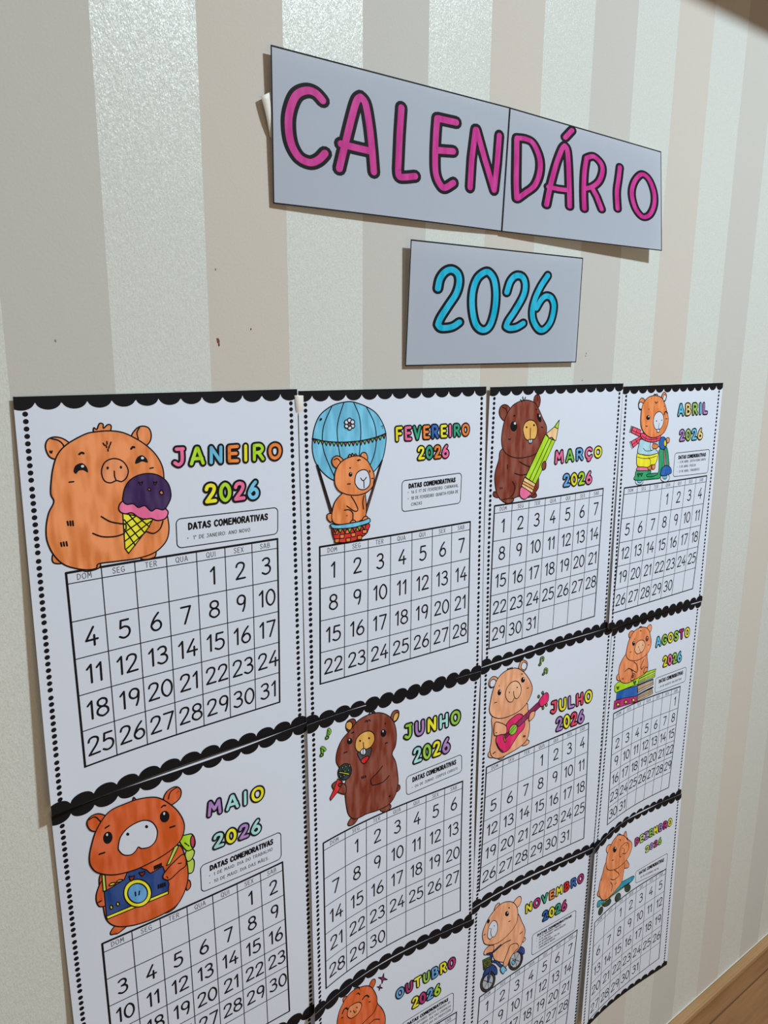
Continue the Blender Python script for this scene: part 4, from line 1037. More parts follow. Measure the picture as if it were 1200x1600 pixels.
  ('P','microphone_band','yellow',[(3.29,5.66),(3.29,5.81),(4.41,6.46),(4.52,6.34)]),
  ('S','music_note','green',0.155,[(2.12,1.91),(2.14,1.69),(2.25,1.11)]),
  ('S','music_note','green',0.155,[(2.25,1.11),(2.39,1.36),(2.33,1.56)]),
  ('F','music_note','green',[(1.89,1.8),(2.01,1.69),(2.17,1.81),(2.12,1.98),(1.92,1.96)]),
  ('S','music_note','green',0.155,[(1.5,3.38),(1.5,3.13),(1.45,2.62)]),
  ('S','music_note','green',0.155,[(1.45,2.62),(1.66,2.76),(1.81,2.98)]),
  ('F','music_note','green',[(1.26,3.3),(1.38,3.17),(1.55,3.3),(1.51,3.45),(1.31,3.43)]),
 ],
 'JUL': [
  ('F','foot','peach',[(1.88,10.45),(1.34,10.46),(1.24,10.84),(1.44,11.14),(1.99,11.31)]),
  ('F','foot','peach',[(6.14,11.25),(6.83,11.4),(7.25,11.22),(7.15,10.91),(6.54,10.68)]),
  ('F','foot','peach',[(2.64,11.68),(3.2,11.95),(3.75,11.59),(3.33,11.16)]),
  ('F','body','peach',[(1.73,6.2),(1.71,7.94),(1.61,9.4),(1.49,10.31),(1.83,11.19),(2.72,11.71),(3.84,11.68),(5.64,11.37),(6.8,10.83),(7.19,9.82),(7.16,8.42),(6.9,6.96),(6.53,6.17),(3.81,6.59)]),
  ('F','ear','peach',[(1.56,2.83),(1.08,2.42),(1.15,1.79),(1.61,1.54),(2.16,1.77),(2.42,2.37)]),
  ('F','inner_ear','white',[(1.24,2.45),(1.31,1.97),(1.77,1.87),(2.1,2.27),(1.87,2.69),(1.48,2.73)]),
  ('F','ear','peach',[(5.38,1.67),(5.56,0.95),(5.98,0.77),(6.53,1.11),(6.64,1.6),(6.26,2.15)]),
  ('F','inner_ear','white',[(5.74,1.7),(5.82,1.19),(6.15,1.08),(6.53,1.38),(6.51,1.81),(6.17,1.99)]),
  ('F','head','peach',[(1.24,5.38),(1.37,4.36),(1.72,3.01),(2.4,1.9),(3.51,1.37),(4.82,1.43),(5.83,1.99),(6.7,2.96),(7.42,4.23),(7.36,5.17),(6.62,6.2),(5.46,6.82),(3.98,6.99),(2.7,6.82),(1.66,6.21)]),
  ('L',1,[(3.64,1.36),(3.75,1.18),(3.92,1.35)]),
  ('L',1,[(3.92,1.35),(4.08,1.19),(4.2,1.38)]),
  ('L',1,[(4.2,1.38),(4.36,1.22),(4.43,1.42)]),
  ('F','snout','peach_light',[(3.47,4.34),(3.64,3.52),(4.28,3),(5.1,3.07),(5.71,3.84),(5.7,4.71),(5.21,5.18),(4.77,4.99),(4.5,5.34),(3.93,5.17)]),
  ('N','nostril','black',[(4.11,4.12),(4.09,4.18),(4.03,4.19),(3.97,4.15),(3.95,4.08),(3.97,4.02),(4.03,4.01),(4.09,4.05)]),
  ('N','nostril','black',[(5.26,3.85),(5.23,3.91),(5.17,3.92),(5.11,3.87),(5.09,3.8),(5.11,3.74),(5.17,3.73),(5.23,3.77)]),
  ('L',1,[(4.65,4.15),(4.7,4.63),(4.84,4.95)]),
  ('F','eye','black',[(2.84,3.78),(2.78,3.94),(2.67,4.02),(2.54,4.01),(2.42,3.91),(2.34,3.75),(2.34,3.57),(2.4,3.41),(2.51,3.33),(2.64,3.33),(2.76,3.43),(2.84,3.6)]),
  ('N','eye_glint','white',[(2.78,3.57),(2.76,3.63),(2.7,3.64),(2.64,3.6),(2.62,3.52),(2.64,3.46),(2.7,3.45),(2.75,3.5)]),
  ('F','eye','black',[(6.3,3.26),(6.23,3.41),(6.11,3.48),(5.96,3.47),(5.82,3.37),(5.74,3.22),(5.72,3.04),(5.79,2.9),(5.91,2.82),(6.06,2.83),(6.2,2.93),(6.28,3.09)]),
  ('N','eye_glint','white',[(6.21,3.06),(6.19,3.12),(6.13,3.13),(6.07,3.09),(6.04,3.01),(6.06,2.95),(6.12,2.94),(6.18,2.99)]),
  ('N','dot','black',[(2.62,2.9),(2.6,2.94),(2.56,2.95),(2.51,2.92),(2.49,2.86),(2.51,2.82),(2.55,2.82),(2.6,2.85)]),
  ('N','dot','black',[(5.94,2.42),(5.91,2.47),(5.84,2.48),(5.77,2.44),(5.74,2.37),(5.77,2.32),(5.84,2.32),(5.91,2.36)]),
  ('L',1,[(1.94,4.7),(2.24,4.71)]),
  ('L',1,[(6.63,4.35),(6.9,4.31)]),
  ('F','guitar_body','magenta_red',[(2.27,9.49),(2.37,8.84),(2.92,8.76),(3.54,8.21),(3.84,7.69),(4.48,7.34),(5.47,7.12),(6.16,7.57),(6.47,8.63),(6.22,9.25),(5.48,9.72),(4.77,10.46),(4.14,11.09),(3.33,11.16),(2.67,10.45)]),
  ('L',1,[(2.4,9.67),(2.74,10.41),(3.33,11.02)]),
  ('P','guitar_neck','magenta_dark',[(4.97,8.21),(8.22,6.61),(8.62,6.47),(9.05,7.01),(8.78,7.18),(5.56,8.72)]),
  ('P','strings','magenta_dark',[(3.38,9.18),(4.69,8.57),(4.9,8.92),(3.59,9.53)]),
  ('F','sound_hole','lime_mid',[(5.18,9.17),(4.92,9.38),(4.61,9.43),(4.32,9.32),(4.13,9.07),(4.1,8.76),(4.22,8.45),(4.48,8.25),(4.79,8.19),(5.08,8.3),(5.27,8.54),(5.31,8.86)]),
  ('L',0.7,[(3.42,9.4),(4.93,8.37)]),
  ('L',0.7,[(3.67,9.55),(5.19,8.59)]),
  ('P','bridge','gold',[(3.28,9.08),(3.44,9.07),(3.73,9.99),(3.54,9.99)]),
  ('F','guitar_head','magenta_red',[(8.54,6.52),(8.96,6.01),(9.4,5.71),(9.85,5.73),(10.1,6.17),(9.98,6.84),(9.36,7.16),(8.88,7.17)]),
  ('F','tuning_peg','green_dark',[(8.66,5.88),(8.64,5.96),(8.59,6.01),(8.52,6.02),(8.45,5.97),(8.39,5.89),(8.37,5.8),(8.39,5.71),(8.44,5.66),(8.51,5.66),(8.58,5.7),(8.63,5.78)]),
  ('F','tuning_peg','green_dark',[(9.27,5.57),(9.23,5.67),(9.13,5.7),(9.03,5.62),(8.98,5.49),(9.02,5.39),(9.12,5.36),(9.22,5.44)]),
  ('F','tuning_peg','green_dark',[(9.93,7.24),(9.91,7.33),(9.86,7.38),(9.79,7.38),(9.71,7.34),(9.66,7.26),(9.63,7.16),(9.65,7.08),(9.7,7.02),(9.77,7.02),(9.85,7.06),(9.9,7.14)]),
  ('F','tuning_peg','green_dark',[(9.4,7.49),(9.38,7.57),(9.33,7.63),(9.26,7.63),(9.18,7.59),(9.13,7.51),(9.11,7.41),(9.12,7.32),(9.17,7.27),(9.24,7.27),(9.32,7.31),(9.37,7.39)]),
  ('F','arm','peach',[(2.04,7.14),(2.79,7.36),(3.61,7.96),(3.77,8.42),(3.65,8.93),(2.92,8.83),(2,8.58)]),
  ('F','hand','peach',[(7.03,8.1),(7.26,7.51),(7.87,7.44),(7.97,7.82),(7.73,8.24),(7.16,8.49)]),
  ('N','dot','brown',[(6.64,10.22),(6.58,10.3),(6.44,10.29),(6.29,10.21),(6.22,10.09),(6.28,10.01),(6.42,10.01),(6.57,10.1)]),
  ('L',1.3,[(1.92,10.81),(2.2,10.7)]),
  ('L',1,[(2.2,8.38),(2.37,8.41)]),
  ('S','music_note','green_dark',0.126,[(8.69,1.96),(8.74,1.21),(9.11,1.25),(9.1,1.61)]),
  ('F','music_note','green_dark',[(8.4,1.91),(8.54,1.79),(8.75,1.86),(8.69,2.06),(8.48,2.07)]),
  ('S','music_note','green_dark',0.126,[(9.32,3.22),(9.41,2.67),(9.76,2.87),(9.7,3.26)]),
  ('F','music_note','green_dark',[(9,3.23),(9.14,3.1),(9.35,3.18),(9.29,3.35),(9.07,3.35)]),
 ],
 'AGO': [
  ('P','book_pages','paper_tan',[(6.88,10.64),(10.26,10.61),(10.56,11.4),(7.01,11.59)]),
  ('P','book_cover','magenta',[(1.74,9.85),(6.87,10.57),(10.4,10.37),(10.52,10.53),(6.9,10.74),(7.02,11.65),(1.69,10.97)]),
  ('P','book_pages','paper_tan',[(6.68,9.17),(10.23,9.18),(10.47,10.06),(6.95,10.35)]),
  ('P','book_cover','blue',[(2.13,8.74),(6.69,9.24),(10.23,9.18),(10.37,9.35),(6.7,9.33),(6.87,10.57),(10.41,10.4),(6.9,10.79),(2.1,9.81)]),
  ('P','book_pages','lime_pale',[(6.69,8.43),(10.66,8.18),(10.71,9.01),(6.81,9.01)]),
  ('K',0.8,[(6.77,8.72),(10.64,8.52)]),
  ('K',0.8,[(6.79,8.86),(10.68,8.77)]),
  ('P','book_cover','lime',[(1.52,7.71),(2.05,7.5),(2.77,7.52),(10.79,7.92),(10.69,8.2),(6.9,8.35),(6.78,9.06),(1.91,8.79),(1.55,8.39)]),
  ('K',0.7,[(6.89,9.9),(10.36,9.76)]),
  ('K',0.7,[(7.07,11.24),(10.44,11.1)]),
  ('K',0.7,[(7.04,11.03),(10.34,10.86)]),
  ('F','heart','green_deep',[(1.95,8.03),(2.22,8.17),(2.46,8.12),(2.45,8.36),(2.26,8.5)]),
  ('F','heart','green_deep',[(5.62,8.44),(5.91,8.52),(6.24,8.48),(6.19,8.74),(5.96,8.9)]),
  ('F','tail','orange_light',[(2.28,6.44),(1.79,6.48),(1.86,7.01),(2.54,7.36)]),
  ('F','body','orange_light',[(3.67,4.01),(2.43,4.95),(2.14,5.89),(2.39,6.99),(3.01,7.76),(4.43,8.26),(6.34,8.2),(8.48,7.87),(8.76,6.99),(8.43,5.84),(8.07,5.09),(5.61,4.24)]),
  ('F','ear','orange_light',[(4.33,2.22),(3.76,1.73),(3.91,1.28),(4.49,1.23),(5.02,1.59)]),
  ('F','ear','orange_light',[(7.9,1.61),(8.26,1.26),(8.76,1.33),(8.95,1.84),(8.61,2.34)]),
  ('F','head','orange_light',[(3.48,4.22),(3.58,3.34),(3.88,2.4),(4.63,1.55),(5.67,1.2),(6.98,1.26),(8.02,1.7),(8.68,2.56),(9.09,3.71),(8.94,4.61),(8.25,5.26),(6.86,5.6),(5.34,5.48),(4.11,4.96)]),
  ('L',1.2,[(5.99,1.18),(6.3,1.04),(6.76,1.24)]),
  ('F','snout','peach_light',[(5.35,3.85),(5.59,3.19),(6.42,2.93),(7.33,3.2),(7.7,3.87),(7.38,4.53),(6.75,4.71),(5.99,4.68),(5.46,4.23)]),
  ('L',0.8,[(6.52,4.09),(6.58,4.41),(6.75,4.7)]),
  ('N','nostril','black',[(6.25,3.81),(6.23,3.86),(6.17,3.87),(6.1,3.83),(6.07,3.76),(6.09,3.71),(6.15,3.7),(6.21,3.74)]),
  ('N','nostril','black',[(7.2,3.76),(7.18,3.81),(7.12,3.82),(7.05,3.78),(7.02,3.72),(7.04,3.67),(7.1,3.66),(7.17,3.7)]),
  ('F','eye','black',[(5.32,3.11),(5.27,3.26),(5.15,3.34),(4.98,3.33),(4.81,3.24),(4.69,3.09),(4.65,2.91),(4.7,2.77),(4.82,2.69),(4.99,2.69),(5.16,2.78),(5.28,2.93)]),
  ('N','eye_glint','white',[(5.16,2.9),(5.14,2.96),(5.07,2.97),(4.98,2.92),(4.94,2.85),(4.97,2.79),(5.04,2.78),(5.12,2.82)]),
  ('F','eye','brown',[(8.31,3.13),(8.27,3.29),(8.15,3.38),(8.01,3.38),(7.86,3.3),(7.75,3.15),(7.72,2.98),(7.76,2.82),(7.87,2.73),(8.02,2.73),(8.17,2.81),(8.27,2.96)]),
  ('N','eye_glint','white',[(8.16,2.95),(8.14,3),(8.07,3.01),(8.01,2.98),(7.97,2.91),(7.99,2.86),(8.05,2.85),(8.12,2.89)]),
  ('L',1,[(4.35,4.06),(4.63,4.06)]),
  ('L',1,[(8.33,4.02),(8.6,4)]),
  ('L',1,[(5.07,2.49),(5.21,2.43)]),
  ('L',1,[(6.22,1.65),(6.36,1.57),(6.55,1.72)]),
  ('L',1,[(5.36,5.62),(6.08,6.2),(6.39,6.95),(6.1,7.24),(5.18,6.69),(4.26,6.18)]),
  ('L',1,[(3.46,6.43),(4.27,6.25),(5.13,6.81),(5.39,7.85)]),
  ('F','foot','orange_light',[(5,8.09),(5.14,7.54),(5.46,7.26),(5.86,7.54),(5.79,8.12)]),
  ('F','foot_pad','red_brown',[(5.58,7.72),(5.51,7.8),(5.41,7.83),(5.31,7.81),(5.24,7.75),(5.21,7.65),(5.23,7.56),(5.3,7.48),(5.4,7.45),(5.5,7.47),(5.57,7.53),(5.6,7.62)]),
  ('L',1,[(7.72,5.81),(7.1,6.59),(7.28,7.12),(7.9,6.86)]),
  ('F','foot','orange_light',[(7.87,7.79),(7.99,7.21),(8.49,7.13),(8.77,7.54),(8.47,7.76)]),
  ('N','dot','red_brown',[(3.37,7.35),(3.32,7.43),(3.17,7.42),(3.01,7.34),(2.94,7.22),(2.99,7.15),(3.13,7.15),(3.29,7.24)]),
  ('P','star','yellow',[(2.51,10.28),(2.66,10.51),(2.95,10.63),(2.77,10.71),(2.84,10.94),(2.58,10.75),(2.34,10.76),(2.36,10.57),(2.13,10.35),(2.41,10.42)]),
  ('P','star','yellow',[(4.24,10.51),(4.4,10.74),(4.69,10.86),(4.5,10.94),(4.58,11.17),(4.31,10.99),(4.06,11),(4.08,10.81),(3.86,10.59),(4.14,10.66)]),
  ('P','star','yellow',[(5.93,10.76),(6.08,10.99),(6.38,11.11),(6.19,11.2),(6.27,11.43),(5.99,11.25),(5.74,11.27),(5.77,11.07),(5.53,10.86),(5.82,10.91)]),
 ],
 'OUT': [
  ('F','ear','orange_deep',[(4.12,2.13),(3.51,1.57),(3.43,0.97),(3.84,1.05),(4.41,1.65)]),
  ('F','ear','orange_deep',[(6.61,1.94),(7,1.28),(7.4,1.41),(7.46,1.91),(7.05,2.34)]),
  ('F','body','orange_deep',[(2.68,3.79),(2.68,3.06),(2.88,2.31),(3.2,1.75),(3.93,1.12),(4.89,0.99),(6.26,1.48),(7.05,2.21),(7.66,3.6),(7.77,4.51),(8.39,5.54),(8.81,6.75),(8.84,8.11),(8.87,9.67),(8.37,10.52),(5.92,10.4),(3.93,9.47),(3.15,7.89),(2.76,5.71)]),
  ('F','snout','orange_light',[(3.93,3.21),(4.18,2.58),(4.99,2.65),(5.6,3.03),(5.7,3.65),(5.25,4.11),(4.51,4.12),(4.04,3.66)]),
  ('N','nostril','black',[(4.43,3.25),(4.41,3.31),(4.35,3.31),(4.3,3.23),(4.28,3.14),(4.3,3.08),(4.35,3.09),(4.41,3.16)]),
  ('N','nostril','black',[(5.21,3.35),(5.19,3.41),(5.13,3.4),(5.08,3.33),(5.05,3.24),(5.08,3.18),(5.13,3.18),(5.19,3.25)]),
  ('L',1,[(4.7,3.32),(4.86,3.71),(5.05,3.66)]),
  ('L',1.6,[(3.31,2.65),(3.51,2.36),(3.77,2.38),(3.99,2.67)]),
  ('L',1.6,[(5.83,2.81),(6.11,2.63),(6.42,2.72),(6.66,3.06)]),
  ('L',1.2,[(3.2,3.11),(3.39,3.18)]),
  ('L',1.2,[(6.67,3.67),(6.86,3.72)]),
  ('L',1.2,[(4.8,0.84),(5.32,0.98),(5.44,1.31)]),
  ('L',1.2,[(5.09,1.67),(5.28,1.68),(5.48,1.99)]),
  ('L',1,[(5.69,5.78),(6.48,5.56),(7.28,5.33),(7.75,4.59)]),
  ('L',1,[(6.69,6.36),(7.39,6.25),(8.1,6.66)]),
  ('P','sparkle','magenta_dark',[(8.55,1.36),(8.58,1.9),(9.04,2.38),(8.54,2.12),(8.33,2.48),(8.3,1.94),(7.85,1.46),(8.35,1.72)]),
  ('P','sparkle','magenta_dark',[(8.12,2.42),(8.13,2.74),(8.41,3.04),(8.11,2.88),(7.98,3.09),(7.97,2.76),(7.7,2.47),(7.99,2.63)]),
 ],
 'NOV': [
  ('F','tyre','black_tyre',[(8.56,11.69),(8.15,12.18),(7.53,12.31),(6.88,12.02),(6.36,11.41),(6.11,10.64),(6.2,9.92),(6.59,9.44),(7.2,9.31),(7.85,9.58),(8.38,10.18),(8.64,10.95)]),
  ('F','wheel','grey_pale',[(8.23,11.44),(7.93,11.82),(7.48,11.92),(7,11.72),(6.62,11.27),(6.45,10.7),(6.51,10.16),(6.81,9.79),(7.25,9.69),(7.73,9.89),(8.11,10.33),(8.29,10.9)]),
  ('K',0.8,[(6.84,11.47),(7.89,10.15)]),
  ('K',0.8,[(6.67,10.27),(8.07,11.35)]),
  ('K',0.8,[(7.1,9.61),(7.63,12.02)]),
  ('F','fender','blue_dark',[(7.48,9.68),(7.74,9.28),(8.26,9.34),(8.81,9.94),(8.89,10.62),(8.6,10.59),(8.08,10.08)]),
  ('F','tyre','black_tyre',[(3.92,12.49),(3.49,12.91),(2.89,12.96),(2.3,12.63),(1.87,12.01),(1.71,11.28),(1.86,10.62),(2.28,10.21),(2.87,10.16),(3.46,10.48),(3.9,11.08),(4.07,11.82)]),
  ('F','wheel','grey_pale',[(3.62,12.23),(3.3,12.54),(2.87,12.59),(2.44,12.36),(2.14,11.92),(2.03,11.38),(2.15,10.89),(2.46,10.58),(2.89,10.52),(3.32,10.75),(3.63,11.19),(3.74,11.73)]),
  ('K',0.8,[(2.33,12.14),(3.41,10.94)]),
  ('K',0.8,[(2.18,10.96),(3.57,12.13)]),
  ('K',0.8,[(2.68,10.29),(3.07,12.8)]),
  ('F','wheel_hub','blue_sky',[(7.27,11.12),(7.24,11.25),(7.15,11.31),(7.01,11.28),(6.87,11.18),(6.77,11.02),(6.72,10.85),(6.75,10.72),(6.84,10.66),(6.98,10.69),(7.12,10.8),(7.22,10.95)]),
  ('F','tail','peach',[(8.54,8.31),(8.9,8.39),(8.87,8.77),(8.52,8.85)]),
  ('F','body','peach',[(7.17,4.26),(8.21,5.96),(8.76,7.14),(8.72,8.07),(8.21,9.1),(7.48,9.71),(6.54,9.73),(5.83,10.32),(4.13,9.32),(3.55,8.36),(3.33,6.85),(3.37,6.41),(5.57,5.67)]),
  ('F','arm','peach',[(3.57,6.9),(2.76,6.54),(2.16,6.83),(2.06,7.27),(2.37,7.53),(2.8,7.49),(3.48,7.67)]),
  ('F','ear','peach',[(3.43,2.12),(3.67,1.48),(4.2,1.43),(4.23,2.13)]),
  ('F','ear','peach',[(6.52,2.6),(7.05,2.1),(7.62,2.08),(7.87,2.6),(7.64,3.24),(7.12,3.35)]),
  ('F','head','peach',[(1.71,4.45),(1.85,3.77),(2.41,2.87),(3.17,2.21),(4.3,1.72),(5.38,1.82),(6.51,2.44),(7.22,3.51),(7.38,4.82),(7.06,5.75),(5.99,6.49),(4.55,6.86),(3.29,6.64),(2.21,5.97),(1.83,5.2)]),
  ('F','snout','white',[(2.51,4.88),(2.63,3.89),(3.14,3.4),(3.67,3.56),(4.06,4.32),(4.02,5.21),(3.6,5.68),(3.24,5.54),(2.98,5.7),(2.63,5.38)]),
  ('L',1,[(3.11,4.32),(2.99,4.76),(3.14,5.4)]),
  ('N','nostril','black',[(2.89,4.21),(2.87,4.25),(2.83,4.25),(2.77,4.2),(2.75,4.13),(2.77,4.09),(2.82,4.09),(2.87,4.14)]),
  ('N','nostril','black',[(3.6,4.21),(3.58,4.25),(3.53,4.25),(3.48,4.2),(3.45,4.13),(3.47,4.09),(3.52,4.09),(3.57,4.14)]),
  ('F','eye','black',[(5.86,3.68),(5.8,3.83),(5.68,3.89),(5.52,3.85),(5.36,3.72),(5.25,3.54),(5.22,3.34),(5.27,3.2),(5.4,3.14),(5.56,3.18),(5.71,3.31),(5.82,3.49)]),
  ('N','eye_glint','white',[(5.74,3.49),(5.71,3.54),(5.65,3.54),(5.58,3.48),(5.55,3.4),(5.58,3.35),(5.64,3.35),(5.71,3.41)]),
  ('F','eye','black',[(2.73,3.21),(2.66,3.3),(2.55,3.33),(2.45,3.29),(2.38,3.19),(2.36,3.06),(2.39,2.93),(2.47,2.83),(2.57,2.8),(2.67,2.84),(2.74,2.94),(2.76,3.08)]),
  ('N','dot','black',[(5.98,2.92),(5.95,2.96),(5.86,2.95),(5.76,2.88),(5.72,2.79),(5.76,2.75),(5.85,2.76),(5.94,2.83)]),
  ('L',1.1,[(5.86,4.73),(6.15,4.75)]),
  ('L',1.1,[(1.9,4.55),(2.11,4.55)]),
  ('L',1.2,[(7.91,7.36),(8.29,7.24)]),
  ('L',1.2,[(3.52,7.8),(4.76,7.51),(5.48,7.41),(6.32,7.5)]),
  ('P','handlebar','blue_dark',[(3.48,7.62),(4.75,7.3),(4.85,7.51),(3.61,7.85)]),
  ('F','leg','peach',[(5.94,8.96),(6.36,8.23),(7.41,8.49),(7.74,9.2),(7.09,9.52),(6.46,10.01),(5.96,10.86),(5.4,10.81),(5.31,10.22),(5.6,9.58)]),
  ('P','bicycle_frame','blue_dark',[(3.13,8.91),(3.31,8.82),(4.22,9.31),(5.1,10.39),(5.79,11.17),(5.61,11.27),(4.74,10.47),(4.06,9.56)]),
  ('P','bicycle_frame','blue_dark',[(2.45,7.37),(3.38,7.77),(3.44,8.02),(3.32,9.01),(3.04,8.83),(3.14,7.95),(2.49,7.57)]),
  ('F','fender','blue_dark',[(2.06,10.18),(2.46,9.39),(3.33,9.33),(4.15,10.24),(4.34,11.21),(3.96,11.11),(3.2,10.23),(2.25,10.48)]),
  ('P','fork','blue_dark',[(3.15,9.23),(3.43,9.46),(3.01,11.66),(2.75,11.48)]),
  ('P','basket','green_deep',[(1.92,7.96),(3.18,8.13),(3.39,9.49),(2.11,9.46)]),
  ('P','basket_patch','red_brown',[(2.1,8.15),(2.31,8.18),(2.36,8.42),(2.15,8.4)]),
  ('P','basket_patch','orange_bright',[(2.52,8.23),(2.73,8.26),(2.78,8.5),(2.57,8.48)]),
  ('P','basket_patch','red_brown',[(2.95,8.31),(3.16,8.33),(3.21,8.58),(2.99,8.55)]),
  ('P','basket_patch','orange_bright',[(2.12,8.6),(2.33,8.62),(2.38,8.87),(2.17,8.84)]),
  ('P','basket_patch','red_brown',[(2.54,8.68),(2.76,8.7),(2.8,8.95),(2.59,8.92)]),
  ('P','basket_patch','orange_bright',[(2.97,8.76),(3.18,8.78),(3.23,9.02),(3.02,9)]),
  ('P','basket_patch','red_brown',[(2.14,9.05),(2.35,9.07),(2.4,9.31),(2.19,9.29)]),
  ('P','basket_patch','orange_bright',[(2.57,9.13),(2.78,9.15),(2.82,9.39),(2.61,9.37)]),
  ('P','basket_patch','red_brown',[(2.99,9.2),(3.2,9.23),(3.25,9.47),(3.04,9.45)]),
  ('F','shoe','blue_sky',[(4.84,10.68),(5.29,10.6),(5.9,11.47),(5.62,11.49),(5.36,11.75),(4.93,11.2)]),
 ],
 'DEZ': [
  ('F','skateboard_wheel','green_black',[(3.1,11.76),(2.91,11.95),(2.64,11.97),(2.36,11.82),(2.14,11.55),(2.05,11.22),(2.11,10.93),(2.31,10.75),(2.58,10.73),(2.86,10.87),(3.07,11.14),(3.16,11.46)]),
  ('F','skateboard_wheel','green_black',[(4.87,10.92),(5.01,11.28),(4.85,11.53),(4.44,11.58),(3.87,11.42),(3.32,11.09),(2.91,10.68),(2.77,10.3),(2.93,10.08),(3.34,10.05),(3.91,10.22),(4.47,10.53)]),
  ('F','skateboard_wheel','green_black',[(7.25,11.97),(7.02,12.17),(6.68,12.19),(6.32,12.02),(6.04,11.72),(5.92,11.36),(5.99,11.04),(6.22,10.85),(6.56,10.84),(6.92,11),(7.2,11.3),(7.32,11.65)]),
  ('F','skateboard_wheel','green_black',[(9.57,11.53),(9.39,11.73),(9.07,11.76),(8.69,11.62),(8.37,11.33),(8.18,10.98),(8.17,10.67),(8.36,10.47),(8.68,10.45),(9.05,10.59),(9.38,10.87),(9.57,11.22)]),
  ('F','skateboard_deck','teal',[(1.59,9.68),(1.95,9.32),(3.82,10.22),(6.58,9.42),(8.51,9.56),(9.97,9.67),(10.32,10.01),(9.45,10.5),(6.46,10.55),(2.91,10.46),(1.83,10.28)]),
  ('L',0.8,[(2.07,10.31),(2.9,10.41),(6.46,10.47),(9.33,10.45)]),
  ('P','deck_edge','lime_pale',[(2.12,10.19),(2.94,10.34),(6.44,10.37),(9.2,10.38),(9.34,10.53),(6.52,10.6),(2.96,10.54),(2.09,10.33)]),
  ('F','tail','orange_light',[(1.95,7.87),(1.45,7.62),(1.52,8.25),(2.4,9.07)]),
  ('F','arm','orange_light',[(7.54,6.17),(8.17,6.45),(8.8,7.34),(8.74,7.75),(8.06,7.61),(7.53,7.21)]),
  ('F','body','orange_light',[(3.15,4.12),(2.35,5.48),(1.77,6.66),(1.79,7.93),(2.42,9.28),(3.34,10.11),(4.78,10.29),(7.07,9.58),(7.53,8.29),(7.57,6.41),(5.72,5.84)]),
  ('F','ear','orange_light',[(3.46,2.99),(2.87,2.18),(3.07,1.65),(3.74,1.83),(4.29,2.47)]),
  ('F','ear','orange_light',[(6.98,2.19),(7.31,1.65),(7.63,1.91),(7.76,2.84)]),
  ('F','head','orange_light',[(3.08,4.54),(3.08,3.46),(3.47,2.62),(4.33,1.73),(5.55,1.42),(7.02,2.13),(7.82,2.94),(8.61,3.58),(9.16,4.27),(9.13,5.2),(8.38,6.14),(7.23,6.57),(5.8,6.58),(4.31,6.06),(3.4,5.32)]),
  ('L',1.2,[(5.38,1.36),(5.73,1.26),(6.3,1.68)]),
  ('F','snout','orange_light',[(6.34,4.98),(6.24,3.93),(6.91,3.47),(7.88,3.56),(8.44,4.29),(8.22,4.97),(7.56,5.16),(6.98,4.83),(6.77,5.2)]),
  ('N','nostril','black',[(7.07,4.05),(7.04,4.1),(6.97,4.1),(6.9,4.04),(6.86,3.96),(6.89,3.9),(6.95,3.91),(7.03,3.97)]),
  ('N','nostril','black',[(7.9,3.95),(7.87,4.01),(7.81,4),(7.73,3.95),(7.7,3.86),(7.72,3.81),(7.79,3.81),(7.86,3.87)]),
  ('L',0.8,[(7.35,4.29),(7.38,4.76),(7.55,5.09)]),
  ('F','eye','black',[(5.4,3.5),(5.31,3.68),(5.14,3.75),(4.91,3.67),(4.71,3.48),(4.57,3.23),(4.54,2.98),(4.62,2.8),(4.8,2.75),(5.03,2.82),(5.23,3.01),(5.37,3.25)]),
  ('N','eye_glint','white',[(5.22,3.15),(5.2,3.22),(5.11,3.21),(5.02,3.13),(4.97,3.02),(5,2.94),(5.08,2.95),(5.18,3.04)]),
  ('F','eye','black',[(8.1,3.09),(8.09,3.2),(8.05,3.26),(7.97,3.25),(7.9,3.19),(7.83,3.09),(7.8,2.97),(7.81,2.86),(7.86,2.8),(7.93,2.8),(8.01,2.87),(8.07,2.97)]),
  ('L',1,[(6.02,2.21),(6.29,2.49),(6.2,2.6)]),
  ('L',1.2,[(4.44,4.63),(4.84,4.73)]),
  ('L',1,[(5.19,6.47),(6.25,7.48),(6.38,8.05),(5.29,8.04),(4.42,7.46)]),
  ('L',1,[(4.52,8.02),(4.98,8.75),(4.82,9.6)]),
  ('L',1,[(5.57,8.9),(5.92,8.85)]),
  ('L',1,[(2.09,6.32),(2.22,6.05)]),
 ],
}
